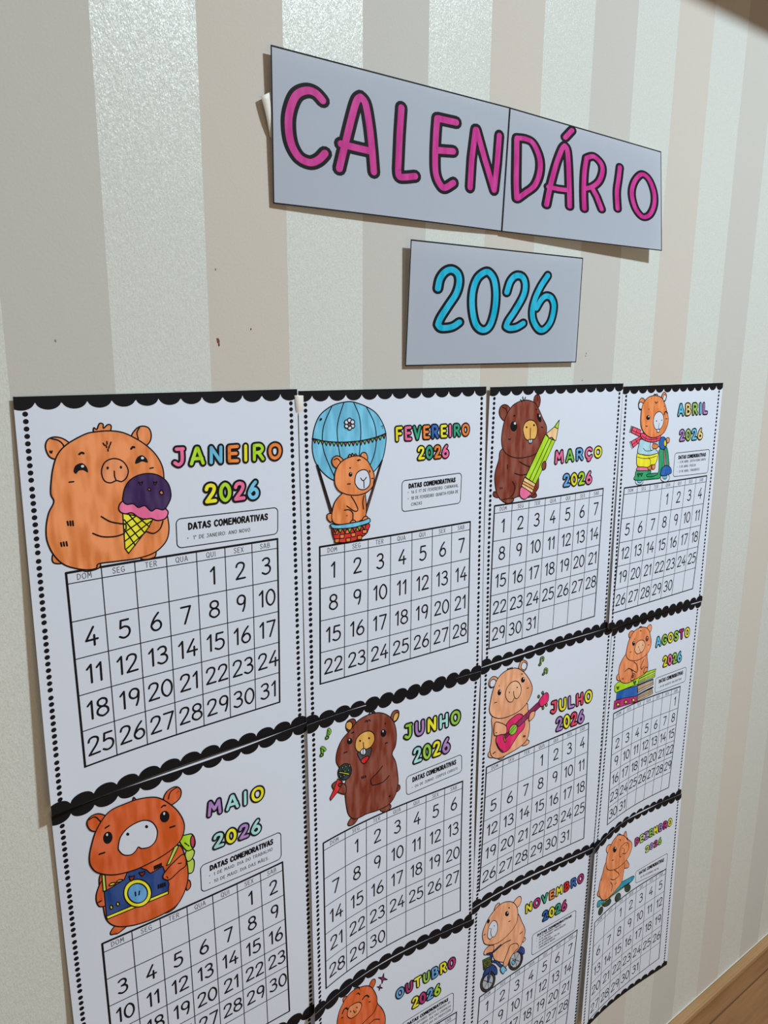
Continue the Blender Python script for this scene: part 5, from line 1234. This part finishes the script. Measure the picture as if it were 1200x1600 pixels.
TITLES = {
 'JAN': ('JANEIRO',[(10.12,3.86),(19.6,4.13),(19.54,5.77),(10.04,5.63)],['pink', 'lime', 'blue_sky', 'orange_bright', 'yellow', 'lime', 'orange_bright'],[(12.38,6.8),(17.45,6.99),(17.37,8.83),(12.37,8.72)],['yellow', 'lime', 'pink', 'blue_sky']),
 'FEV': ('FEVEREIRO',[(9.58,3.2),(18.9,3.36),(18.92,4.72),(9.62,4.83)],['yellow', 'pink', 'teal_green', 'orange_bright', 'blue', 'yellow', 'pink', 'teal_green', 'orange_bright'],[(12.12,5.14),(16.25,5.22),(16.26,6.69),(12.15,6.68)],['yellow', 'teal_green', 'orange_bright', 'pink']),
 'MAR': ('MARÇO',[(9.54,6.81),(17.82,6.89),(17.97,8.59),(9.65,8.6)],['pink', 'green', 'blue_lens', 'pink', 'yellow'],[(11.06,9.53),(16.26,9.59),(16.4,11.32),(11.23,11.22)],['blue_lens', 'yellow', 'lime', 'pink']),
 'ABR': ('ABRIL',[(10.81,2.24),(17.78,2.3),(18.05,4.01),(11.03,4.02)],['cyan_soft', 'cream', 'lime_soft', 'cyan_soft', 'mauve'],[(11.55,5.49),(17.1,5.55),(17.37,7.22),(11.82,7.19)],['mauve', 'lime_soft', 'cyan_soft', 'cream']),
 'MAI': ('MAIO',[(11.14,3.54),(16.6,4.04),(16.53,5.61),(11.08,5.17)],['mauve', 'mint', 'mint', 'yellow'],[(11.46,6.62),(16.17,6.96),(16.1,8.59),(11.47,8.23)],['mint', 'yellow', 'mauve', 'mint']),
 'JUN': ('JUNHO',[(10.77,3.2),(18.56,3.4),(18.65,5.26),(10.84,5.15)],['lime_mid', 'mauve', 'yellow', 'mint', 'lime_mid'],[(11.98,6.07),(17.26,6.1),(17.34,8.12),(12.12,8.1)],['mint', 'lime_mid', 'yellow', 'mauve']),
 'JUL': ('JULHO',[(10.22,6.9),(17.92,7.1),(18.07,8.98),(10.34,8.74)],['pink_red', 'yellow', 'mauve', 'pink_red', 'yellow'],[(11.26,9.17),(16.58,9.34),(16.74,11.31),(11.41,11.25)],['mauve', 'yellow', 'pink_red', 'mauve']),
 'AGO': ('AGOSTO',[(9.88,3.2),(18.61,3.21),(18.9,4.86),(10.17,4.9)],['cyan_soft', 'lime_mid', 'yellow', 'lime_mid', 'magenta', 'yellow'],[(12.02,6.34),(17.03,6.43),(17.33,8.22),(12.35,8.16)],['yellow', 'pink', 'lime_mid', 'cyan_soft']),
 'OUT': ('OUTUBRO',[(10,4.22),(18.57,3.62),(18.67,5.38),(10.13,5.67)],['blue_lens', 'magenta', 'yellow', 'lime_mid', 'blue_lens', 'yellow', 'magenta'],[(12.2,6.38),(16.55,6.26),(16.64,8.01),(12.35,8)],['yellow', 'magenta', 'blue_lens', 'lime']),
 'NOV': ('NOVEMBRO',[(8.45,3.59),(19.51,3.01),(19.69,4.61),(8.58,5.09)],['yellow', 'magenta', 'teal_green', 'orange_bright', 'yellow', 'red', 'blue', 'magenta'],[(11.56,5.88),(16.45,5.74),(16.63,7.57),(11.76,7.51)],['blue', 'yellow', 'teal_green', 'magenta']),
 'DEZ': ('DEZEMBRO',[(9.66,3.68),(19.02,3.14),(19.2,4.59),(9.85,5.12)],['magenta', 'lime_pale', 'mauve', 'lime_mid', 'yellow', 'mauve', 'magenta', 'yellow'],[(12.45,5.95),(16.65,5.56),(16.8,6.88),(12.65,7.1)],['lime_pale', 'mauve', 'magenta', 'lime_mid']),
 'SET': ('SETEMBRO',[(9.5,2.6),(19.8,2.6),(19.8,4.2),(9.5,4.2)],['lime','pink','yellow','blue_sky','orange_bright','lime','mauve','yellow'],[(12,4.9),(17.3,4.9),(17.3,6.6),(12,6.6)],['pink','blue_sky','lime','yellow']),
}
NOTES = {
 'JAN': ([(10.25,9.45),(18.87,9.58),(18.78,11.81),(10.21,11.71)],['1º DE JANEIRO: ANO NOVO']),
 'FEV': ([(10.46,8.32),(17.82,8.18),(17.68,11.14),(10.43,11.21)],['16 E 17 DE FEVEREIRO: CARNAVAL', '18 DE FEVEREIRO: QUARTA-FEIRA DE', 'CINZAS']),
 'ABR': ([(11.18,8.52),(19.22,8.55),(19.28,11.66),(11.16,11.5)],['3 DE ABRIL: SEXTA-FEIRA SANTA', '5 DE ABRIL: PÁSCOA', '21 DE ABRIL: TIRADENTES']),
 'MAI': ([(10.45,9.1),(17.88,9.22),(17.82,11.85),(10.41,11.54)],['1 DE MAIO: DIA DO TRABALHO', '10 DE MAIO: DIA DAS MÃES.']),
 'JUN': ([(11.42,9.13),(18.84,8.71),(18.92,10.74),(11.47,11.2)],['04 DE JUNHO: CORPUS CHRISTI.']),
 'AGO': ([(10.94,9.34),(18.71,9.24),(18.79,11.42),(11.07,11.49)],['09 DE AGOSTO: DIA DOS PAIS']),
 'OUT': ([(11.04,9.01),(18.47,8.64),(18.56,11.37),(11.12,11.83)],['12 DE OUTUBRO: NOSSA SENHORA AP.', '12 DE OUTUBRO: DIA DAS CRIANÇAS', '15 DE OUTUBRO: DIA DO PROFESSOR']),
 'NOV': ([(10.17,8.56),(18.46,8.31),(18.56,11.32),(10.25,11.58)],['02 DE NOVEMBRO: FINADOS', '15 DE NOVEMBRO: PROCLAMAÇÃO', 'DA REPÚBLICA', '20 DE NOVEMBRO: DIA DA', 'CONSCIÊNCIA NEGRA']),
 'DEZ': ([(10.58,9.28),(18.57,9.01),(18.51,11.68),(10.82,11.19)],['25 DE DEZEMBRO: NATAL']),
}
TABLES = {
 'JAN': [(2.29,12.15),(18.74,12.24),(18.46,26.84),(2.49,26.9)],
 'FEV': [(1.68,13.36),(19.06,13.18),(18.98,25.88),(1.47,26.05)],
 'MAR': [(1.25,12.09),(18.43,11.98),(18.3,27.62),(0.91,27.74)],
 'ABR': [(1.33,12.05),(19.11,12.04),(18.23,27.46),(0.59,27.67)],
 'MAI': [(2.52,12.15),(17.93,12.26),(18.14,28.1),(2.52,27.7)],
 'JUN': [(1.43,12.22),(19.11,11.91),(18.98,27.83),(1.39,27.89)],
 'JUL': [(1.09,12.22),(17.52,11.56),(18.19,27.6),(0.87,27.85)],
 'AGO': [(1.8,11.59),(17.56,11.94),(17.35,27.56),(2.65,27.76)],
 'OUT': [(1.3,11.95),(19.1,11.7),(18.9,27),(1.3,27.1)],
 'NOV': [(1.68,13.06),(19.08,11.64),(18.4,27.24),(1.15,27.7)],
 'DEZ': [(1.35,12.38),(18.46,11.66),(18.7,27.47),(1.8,28.74)],
 'SET': [(1.25,12.1),(18.9,11.9),(18.9,27.55),(1.15,27.65)],
}
HEADER_STROKES = {
 'CAL': [
  [('s',[(4.46,2.98),(3.79,2.55),(2.97,2.54),(2.08,3.06),(1.54,4.19),(1.41,5.29),(1.62,6.49),(2.28,7.38),(3.26,7.65),(4.06,7.35),(4.67,6.79)])],
  [('l',[(6.02,7.75),(6.54,5.96),(7.26,3.57),(7.68,2.45),(8.06,2.11)]),('s',[(8.06,2.11),(8.54,2.55),(8.95,4.12),(9.24,5.91),(9.45,7.58)]),('l',[(6.18,5.88),(7.49,5.96),(9.07,6.02)])],
  [('l',[(12.21,2.2),(12.08,4.32),(11.99,7.09)]),('s',[(11.99,7.09),(12.13,7.6),(12.75,7.59),(13.88,7.38)])],
  [('l',[(18.4,2.35),(16.27,2.37)]),('s',[(16.17,2.39),(16.09,3.71),(16.08,5.67),(16.24,6.91),(16.74,7.67),(17.33,7.92),(18.36,7.39)]),('l',[(16.09,4.96),(18.2,4.77)])],
  [('l',[(20.44,7.52),(20.48,5.08),(20.77,2.6)]),('l',[(20.9,2.58),(22.11,4.86),(23.55,7.39)]),('l',[(23.61,7.38),(23.77,5.02),(23.83,2.63)])],
 ],
 'DAR': [
  [('l',[(1.18,2.49),(1.32,4.26),(1.47,6.2),(1.69,7.61)]),('s',[(1.77,7.6),(2.72,7.01),(3.98,6.18),(4.6,4.95),(4.49,3.67),(3.54,2.54),(2.5,2.28),(1.22,2.37)])],
  [('l',[(5.81,7.72),(6.24,5.9),(6.91,3.91),(7.64,2.42),(8.09,1.98)]),('s',[(8.09,1.98),(8.52,2.43),(8.87,4.38),(9.2,7.51)]),('l',[(5.98,6.05),(7.43,6.08),(9.05,6.01)]),('l',[(8.09,1.25),(9.09,0.42)])],
  [('l',[(11.45,7.5),(11.27,5.9),(11.26,4.06),(11.51,2.69)]),('s',[(11.51,2.63),(12.66,2.31),(13.86,2.78),(14.16,3.51),(13.68,4.51),(12.67,5.19),(11.42,5.57)]),('l',[(12.55,5.31),(13.36,6.12),(14.19,7.26)])],
  [('s',[(17.07,2.71),(16.86,3.94),(16.63,5.25),(16.81,6.93)])],
  [('c',[(20.93,2.9),(19.65,3.82),(19.19,5.11),(19.83,6.52),(21.11,7.31),(22.4,6.96),(23.22,5.81),(23.17,4.45),(22.25,3.22)])],
 ],
 'ANO': [
  [('s',[(3.36,3.91),(3.55,3.09),(4.12,2.45),(4.93,2.21),(5.69,2.54),(5.91,3.28),(5.6,4.27),(4.73,5.35),(3.88,6.42),(3.6,7.03)]),('s',[(3.6,7.03),(4.05,7.34),(5.3,7.23),(6.18,6.81)])],
  [('c',[(9.27,2.17),(8.2,2.79),(7.67,4.04),(7.74,5.57),(8.31,6.96),(9.26,7.48),(10.13,7.12),(10.65,5.81),(10.75,4.23),(10.47,2.99),(9.96,2.37)])],
  [('s',[(12.22,3.89),(12.62,2.89),(13.37,2.32),(14.28,2.37),(14.77,3.03),(14.61,4.09),(13.53,5.58),(12.66,6.57),(12.42,7.1)]),('s',[(12.42,7.1),(12.97,7.27),(13.93,7.16),(14.83,6.78)])],
  [('s',[(18.06,2.06),(17.06,3.18),(16.35,4.36),(16.05,5.52),(16.31,6.51),(17.22,7.34),(18.13,7.29),(18.97,6.47),(19.3,5.1),(18.87,4.27),(18.05,4.05),(17.31,4.41),(16.62,5.26)])],
 ],
}

DAYS = ['DOM', 'SEG', 'TER', 'QUA', 'QUI', 'SEX', 'SAB']
MONTHS = {  # first weekday, number of days
    'JAN': (4, 31), 'FEV': (0, 28), 'MAR': (0, 31), 'ABR': (3, 30), 'MAI': (5, 31), 'JUN': (1, 30),
    'JUL': (3, 31), 'AGO': (6, 31), 'SET': (2, 30), 'OUT': (4, 31), 'NOV': (0, 30), 'DEZ': (2, 31)}
# white slivers of unprinted margin along the top edge: (from, to, width cm)
SLIVERS = {'MAI': [(.25, .88, .15)], 'JUN': [(.22, .52, .07), (.6, .8, .03)], 'JUL': [(-.05, .50, .12), (.5, .9, .05)], 'AGO': [(.8, 1.05, .09)],
           'OUT': [(.2, .72, .07)], 'NOV': [(-.1, 1.05, .13)], 'DEZ': [(.36, .72, .16)], 'SET': [(.3, .9, .07)]}


def scallops(sh, top, slivers=()):
    k = Ink()
    n = 260
    A, B = [], []
    for i in range(n + 1):
        u = sh.w * i / n
        ph = ((u - 1.28) / 1.653) % 1.0
        e = 0.30 + 0.60 * math.sqrt(max(0.0, 1 - (2 * ph - 1) ** 2))
        if top:
            a = u / sh.w
            w = sum(1.1 * am * math.sin(math.pi * (a - p) / (q_ - p)) for p, q_, am in slivers if p < a < q_)
            A.append((u, max(w, 0.0)))
            B.append((u, e))
        else:
            A.append((u, sh.h - e))
            B.append((u, sh.h))
    k.quadstrip(A, B, 1)
    return k


def dots(sh, u):
    k = Ink()
    v = 1.13
    for i in range(57):
        k.disc(u, v, 0.178, 0.172, 0.5)
        v += 0.482 * (1.23 if i % 10 == 9 else 1.0)
        if v > sh.h - 0.85:
            break
    return k


def calendar_page(code):
    sh = Sheet(**SHEETS[code])
    base = sh.at(sh.w / 2, sh.h)
    root = empty('calendar_page', base)
    bpy.context.view_layer.update()
    paper_sheet('paper_sheet', sh, PAPER, root)
    blk = ink_mat('black')
    scallops(sh, True, SLIVERS.get(code, ())).build('scalloped_border', blk, root, sh)
    scallops(sh, False).build('scalloped_border', blk, root, sh)
    dots(sh, 0.64).build('dotted_border', blk, root, sh)
    dots(sh, 20.2 if code in ('ABR', 'AGO', 'DEZ') else 20.4).build('dotted_border', blk, root, sh)

    # month table
    q = TABLES[code]
    W, H = quad_size(q)
    first, days = MONTHS[code]
    rows = (first + days + 6) // 7
    hd = 0.80 / H
    g = Ink()

    def line(s0, t0, s1, t1, w):
        n = 10
        g.stroke([quad_at(q, s0 + (s1 - s0) * i / n, t0 + (t1 - t0) * i / n) for i in range(n + 1)], w, 2)
    line(0, 0, 1, 0, .17)
    line(0, 1, 1, 1, .13)
    line(0, 0, 0, 1, .16)
    line(1, 0, 1, 1, .15)
    line(0, hd, 1, hd, .065)
    for r in range(1, rows):
        t = hd + (1 - hd) * r / rows
        line(0, t, 1, t, .07)
    for c in range(1, 7):
        line(c / 7, 0, c / 7, 1, .07)
    g.build('day_grid', blk, root, sh)
    g = Ink()
    for c, dname in enumerate(DAYS):
        tw = text_width(dname, 2.2)
        ch = 0.40
        sc = ch / 10
        cx = (c + .5) / 7

        def pl(x, y):
            return quad_at(q, cx + (x - tw / 2) * sc / W, hd * .52 - (y - 5) * sc / H)
        write(g, dname, pl, tw, .045, 2, 2.2)
    g.build('weekday_names', ink_mat('printer_grey'), root, sh)
    g = Ink()
    rh = (1 - hd) / rows
    for d in range(1, days + 1):
        c, r = (first + d - 1) % 7, (first + d - 1) // 7
        t = str(d)
        tw = text_width(t, 1.4)
        ch = min(1.36, rh * H * .50)
        sc = ch / 10
        cx, cy = (c + .54) / 7, hd + rh * (r + .49)

        def pl(x, y):
            return quad_at(q, cx + (x - tw / 2) * sc * 1.02 / W, cy - (y - 5) * sc / H)
        write(g, t, pl, tw, .155, 2, 1.4)
    g.build('day_numbers', blk, root, sh)

    # month name and year
    name, tq, tc, yq, yc = TITLES[code]
    if code == 'MAR':
        tq = [tq[0], tq[1], quad_at(tq, 1, .86), quad_at(tq, 0, .99)]
    fat_word('month_title', 'letter', name, tq, tc, sh, root)
    fat_word('year_number', 'digit', '2026', yq, yc, sh, root)

    # commemorative dates
    if code in NOTES:
        nq, lines = NOTES[code]
        W2, H2 = quad_size(nq)
        fr = Ink()
        rx, ry = .38 / W2, .38 / H2
        ring = []
        for cx, cy, a0 in ((1 - rx, ry, -90), (1 - rx, 1 - ry, 0), (rx, 1 - ry, 90), (rx, ry, 180)):
            for i in range(6):
                a = math.radians(a0 + 18 * i)
                ring.append(quad_at(nq, cx + rx * math.cos(a), cy + ry * math.sin(a)))
        fr.stroke(ring, .075, 2, True)
        note = fr.build('note_box', blk, root, sh)
        n = len(lines)
        pitch = .8 / (n + 1)
        hk, tk = Ink(), Ink()
        for k, tline in enumerate(['DATAS COMEMORATIVAS'] + lines):
            tw = text_width(tline, 1.9)
            ch = min(.46, .62 * pitch * H2) if k == 0 else min(.27, .55 * pitch * H2)
            cy = .1 + pitch * (k + .5)
            sy = ch / 10
            if k == 0:
                sx = .78 * W2 / tw
                x0 = .11
            else:
                sx = min(sy * 1.15, .80 * W2 / tw)
                x0 = .15

            def pl(x, y):
                return quad_at(nq, x0 + x * sx / W2, cy - (y - 5) * sy / H2)
            write(hk if k == 0 else tk, tline, pl, tw, .125 if k == 0 else .042, 3, 1.9)
            if k and not tline.startswith(('CINZAS', 'DA REP', 'CONSC')):
                p = quad_at(nq, .10, cy)
                tk.disc(p[0], p[1], .05, .05, 3, 6)
        hk.build('note_heading', blk, note, sh)
        tk.build('note_lines', ink_mat('printer_grey'), note, sh)

    # the coloured-in drawing
    if code in ART:
        lines = Ink()
        fills = []
        lay = 4
        lw = .10
        for e in ART[code]:
            if e[0] in 'FPN':
                _, nm, col, pts = e
                P = list(pts) if e[0] == 'P' else spline(pts, True, 5 if len(pts) > 6 else 4)
                k = Ink()
                k.poly(P, lay)
                fills.append((nm, col, k))
                if e[0] != 'N' and col != 'black':
                    lines.stroke(P if e[0] != 'P' else P, lw, lay + .5, True) if e[0] != 'P' else lines.stroke(P + [P[0]], lw * .9, lay + .5)
                lay += 1
            elif e[0] == 'S':      # a stroke drawn in colour with a black edge
                _, nm, col, w, pts = e
                P = spline(pts, False, 5)
                k = Ink()
                k.stroke(P, w, lay + .6)
                lines.stroke(P, w + .13, lay)
                fills.append((nm, col, k))
                lay += 1
            else:
                _, w, pts = e
                lines.stroke(spline(pts, False, 5) if e[0] == 'L' else list(pts), lw * w, lay + .3)
        dr = lines.build('capybara_drawing', blk, root, sh)
        for nm, col, k in fills:
            k.build(nm, ink_mat(col), dr, sh)
    return root


PAGE_LABELS = {
    'JAN': 'JANEIRO 2026 calendar page with orange capybara holding a purple ice cream cone',
    'FEV': 'FEVEREIRO 2026 calendar page with orange capybara in a blue hot air balloon',
    'MAR': 'MARÇO 2026 calendar page with dark brown capybara hugging a big green pencil',
    'ABR': 'ABRIL 2026 calendar page with scarfed capybara riding a green scooter',
    'MAI': 'MAIO 2026 calendar page with deep orange capybara holding a blue camera',
    'JUN': 'JUNHO 2026 calendar page with dark brown capybara singing into a microphone',
    'JUL': 'JULHO 2026 calendar page with pale capybara playing a pink guitar',
    'AGO': 'AGOSTO 2026 calendar page with capybara sitting on a stack of three books',
    'SET': 'calendar page below the MAIO page, mostly cut off by the photo bottom',
    'OUT': 'OUTUBRO 2026 calendar page with smiling orange capybara and magenta sparkles, cut off below',
    'NOV': 'NOVEMBRO 2026 calendar page with pale capybara riding a blue bicycle',
    'DEZ': 'DEZEMBRO 2026 calendar page with capybara on a teal skateboard, lowest right page'}
for code in ('JAN', 'FEV', 'MAR', 'ABR', 'MAI', 'JUN', 'JUL', 'AGO', 'SET', 'OUT', 'NOV', 'DEZ'):
    pg = calendar_page(code)
    tag(pg, PAGE_LABELS[code], 'calendar page', 'monthly calendar pages taped in rows on the wall')


# ------------------------------------------------------------------ the three heading sheets
def heading(code, text, colour, ow, iw, stretch, label):
    sh = Sheet(**SHEETS[code])
    root = empty('heading_sheet', sh.at(sh.w / 2, sh.h))
    bpy.context.view_layer.update()
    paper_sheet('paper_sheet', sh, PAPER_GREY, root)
    k = Ink()
    m = .04
    ring = []
    for (a, b) in (((m, m), (sh.w - m, m)), ((sh.w - m, m), (sh.w - m, sh.h - m)), ((sh.w - m, sh.h - m), (m, sh.h - m)), ((m, sh.h - m), (m, m))):
        k.stroke([(a[0] + (b[0] - a[0]) * i / 16, a[1] + (b[1] - a[1]) * i / 16) for i in range(17)], .11, 1)
    k.build('black_border', ink_mat('black'), root, sh)
    for ch, strokes in zip(text, HEADER_STROKES[code]):
        a, b = Ink(), Ink()
        for kind, pts in strokes:
            pts = [(p[0] / stretch, p[1]) for p in pts]
            P = spline(pts, kind == 'c', 7) if kind in 'sc' else (spline(pts, False, 5) if len(pts) > 3 else list(pts))
            a.stroke(P, ow, 3, kind == 'c')
            b.stroke(P, iw, 5, kind == 'c')
        for ink in (a, b):
            ink.v = [(p[0] * stretch, p[1], p[2]) for p in ink.v]
        o = a.build('digit' if ch.isdigit() else 'letter', ink_mat('black'), root, sh)
        b.build('marker_colour', ink_mat(colour), o, sh)
    tag(root, label, 'sign', 'heading sheets above the calendar pages')


heading('CAL', 'CALEN', 'header_pink', 1.08, .53, 1.25, 'paper heading sheet reading CALEN in pink letters, left half of the title')
heading('DAR', 'DÁRIO', 'header_pink', .84, .40, 1.75, 'paper heading sheet reading DÁRIO in pink letters, right half of the title')
heading('ANO', '2026', 'header_cyan', .98, .52, 1.36, 'paper heading sheet reading 2026 in cyan digits, below the title')


# ------------------------------------------------------------------ tape and marks
def tape(pts, label):
    """A folded bit of white paper tape: a thin curved strip between four (x, z, gap) corners."""
    a, b, c, d = [Vector((p[0], -p[2], p[1])) for p in pts]
    n, vs, fs = 8, [], []
    for side in (0, 1):
        for i in range(n + 1):
            t = i / n
            bulge = -0.0012 * math.sin(math.pi * t) + side * 0.0004
            for p, q in ((a, d), (b, c)):
                r = p.lerp(q, t)
                vs.append((r.x, r.y + bulge, r.z))
    k = 2 * (n + 1)
    for i in range(n):
        fs.append((2 * i, 2 * i + 1, 2 * i + 3, 2 * i + 2))
        fs.append((k + 2 * i, k + 2 * i + 2, k + 2 * i + 3, k + 2 * i + 1))
        fs.append((2 * i, 2 * i + 2, k + 2 * i + 2, k + 2 * i))
        fs.append((2 * i + 1, k + 2 * i + 1, k + 2 * i + 3, 2 * i + 3))
    fs += [(0, k, k + 1, 1), (2 * n, 2 * n + 1, k + 2 * n + 1, k + 2 * n)]
    o = mesh_obj('tape_strip', vs, fs, TAPE, None, True)
    tag(o, label, 'tape')
    return o


tape([(0.2737, 1.2596, 0.0045), (0.2826, 1.2645, 0.0035), (0.2847, 1.2342, 0.002), (0.2815, 1.2341, 0.002)], 'white tape strip sticking out behind the left edge of the CALEN sheet')
tape([(0.2976, 1.0459, 0.0025), (0.3059, 1.0457, 0.0025), (0.3047, 1.0282, 0.002), (0.2987, 1.0284, 0.002)], 'white tape strip in the gap between JANEIRO and FEVEREIRO page tops')

# tiny scuffs and rust spots on the wallpaper, part of the wall
for mx, mz, mr, mk in [(0.2351, 1.0872, 0.0013000000000000002, 'SPOT'), (0.2355, 1.0844, 0.0009000000000000001, 'SPOT'), (0.2346, 1.0881, 0.00075, 'SPOT'), (0.2622, 1.0961, 0.0006, 'SPOT'), (0.2353, 1.1378, 0.0006, 'GREYMARK'), (0.6602, 1.0798, 0.0008, 'GREYMARK'), (0.6594, 1.0771, 0.0007, 'GREYMARK'), (0.6566, 1.0512, 0.00075, 'GREYMARK'), (0.121, 1.0855, 0.0006500000000000001, 'GREYMARK')]:
    vs = [(mx, -0.0005, mz)]
    for i in range(9):
        a = 2 * math.pi * i / 9
        r = mr * (0.7 + 0.6 * random.random())
        vs.append((mx + r * math.cos(a), -0.0001, mz + 1.4 * r * math.sin(a)))
    o = mesh_obj('wall_mark', vs, [(0, 1 + (i + 1) % 9, 1 + i) for i in range(9)], SPOT if mk == 'SPOT' else GREYMARK, bpy.data.objects['wall_back'])
    o['label'] = 'small %s spot on the wallpaper' % ('rust brown' if mk == 'SPOT' else 'grey')
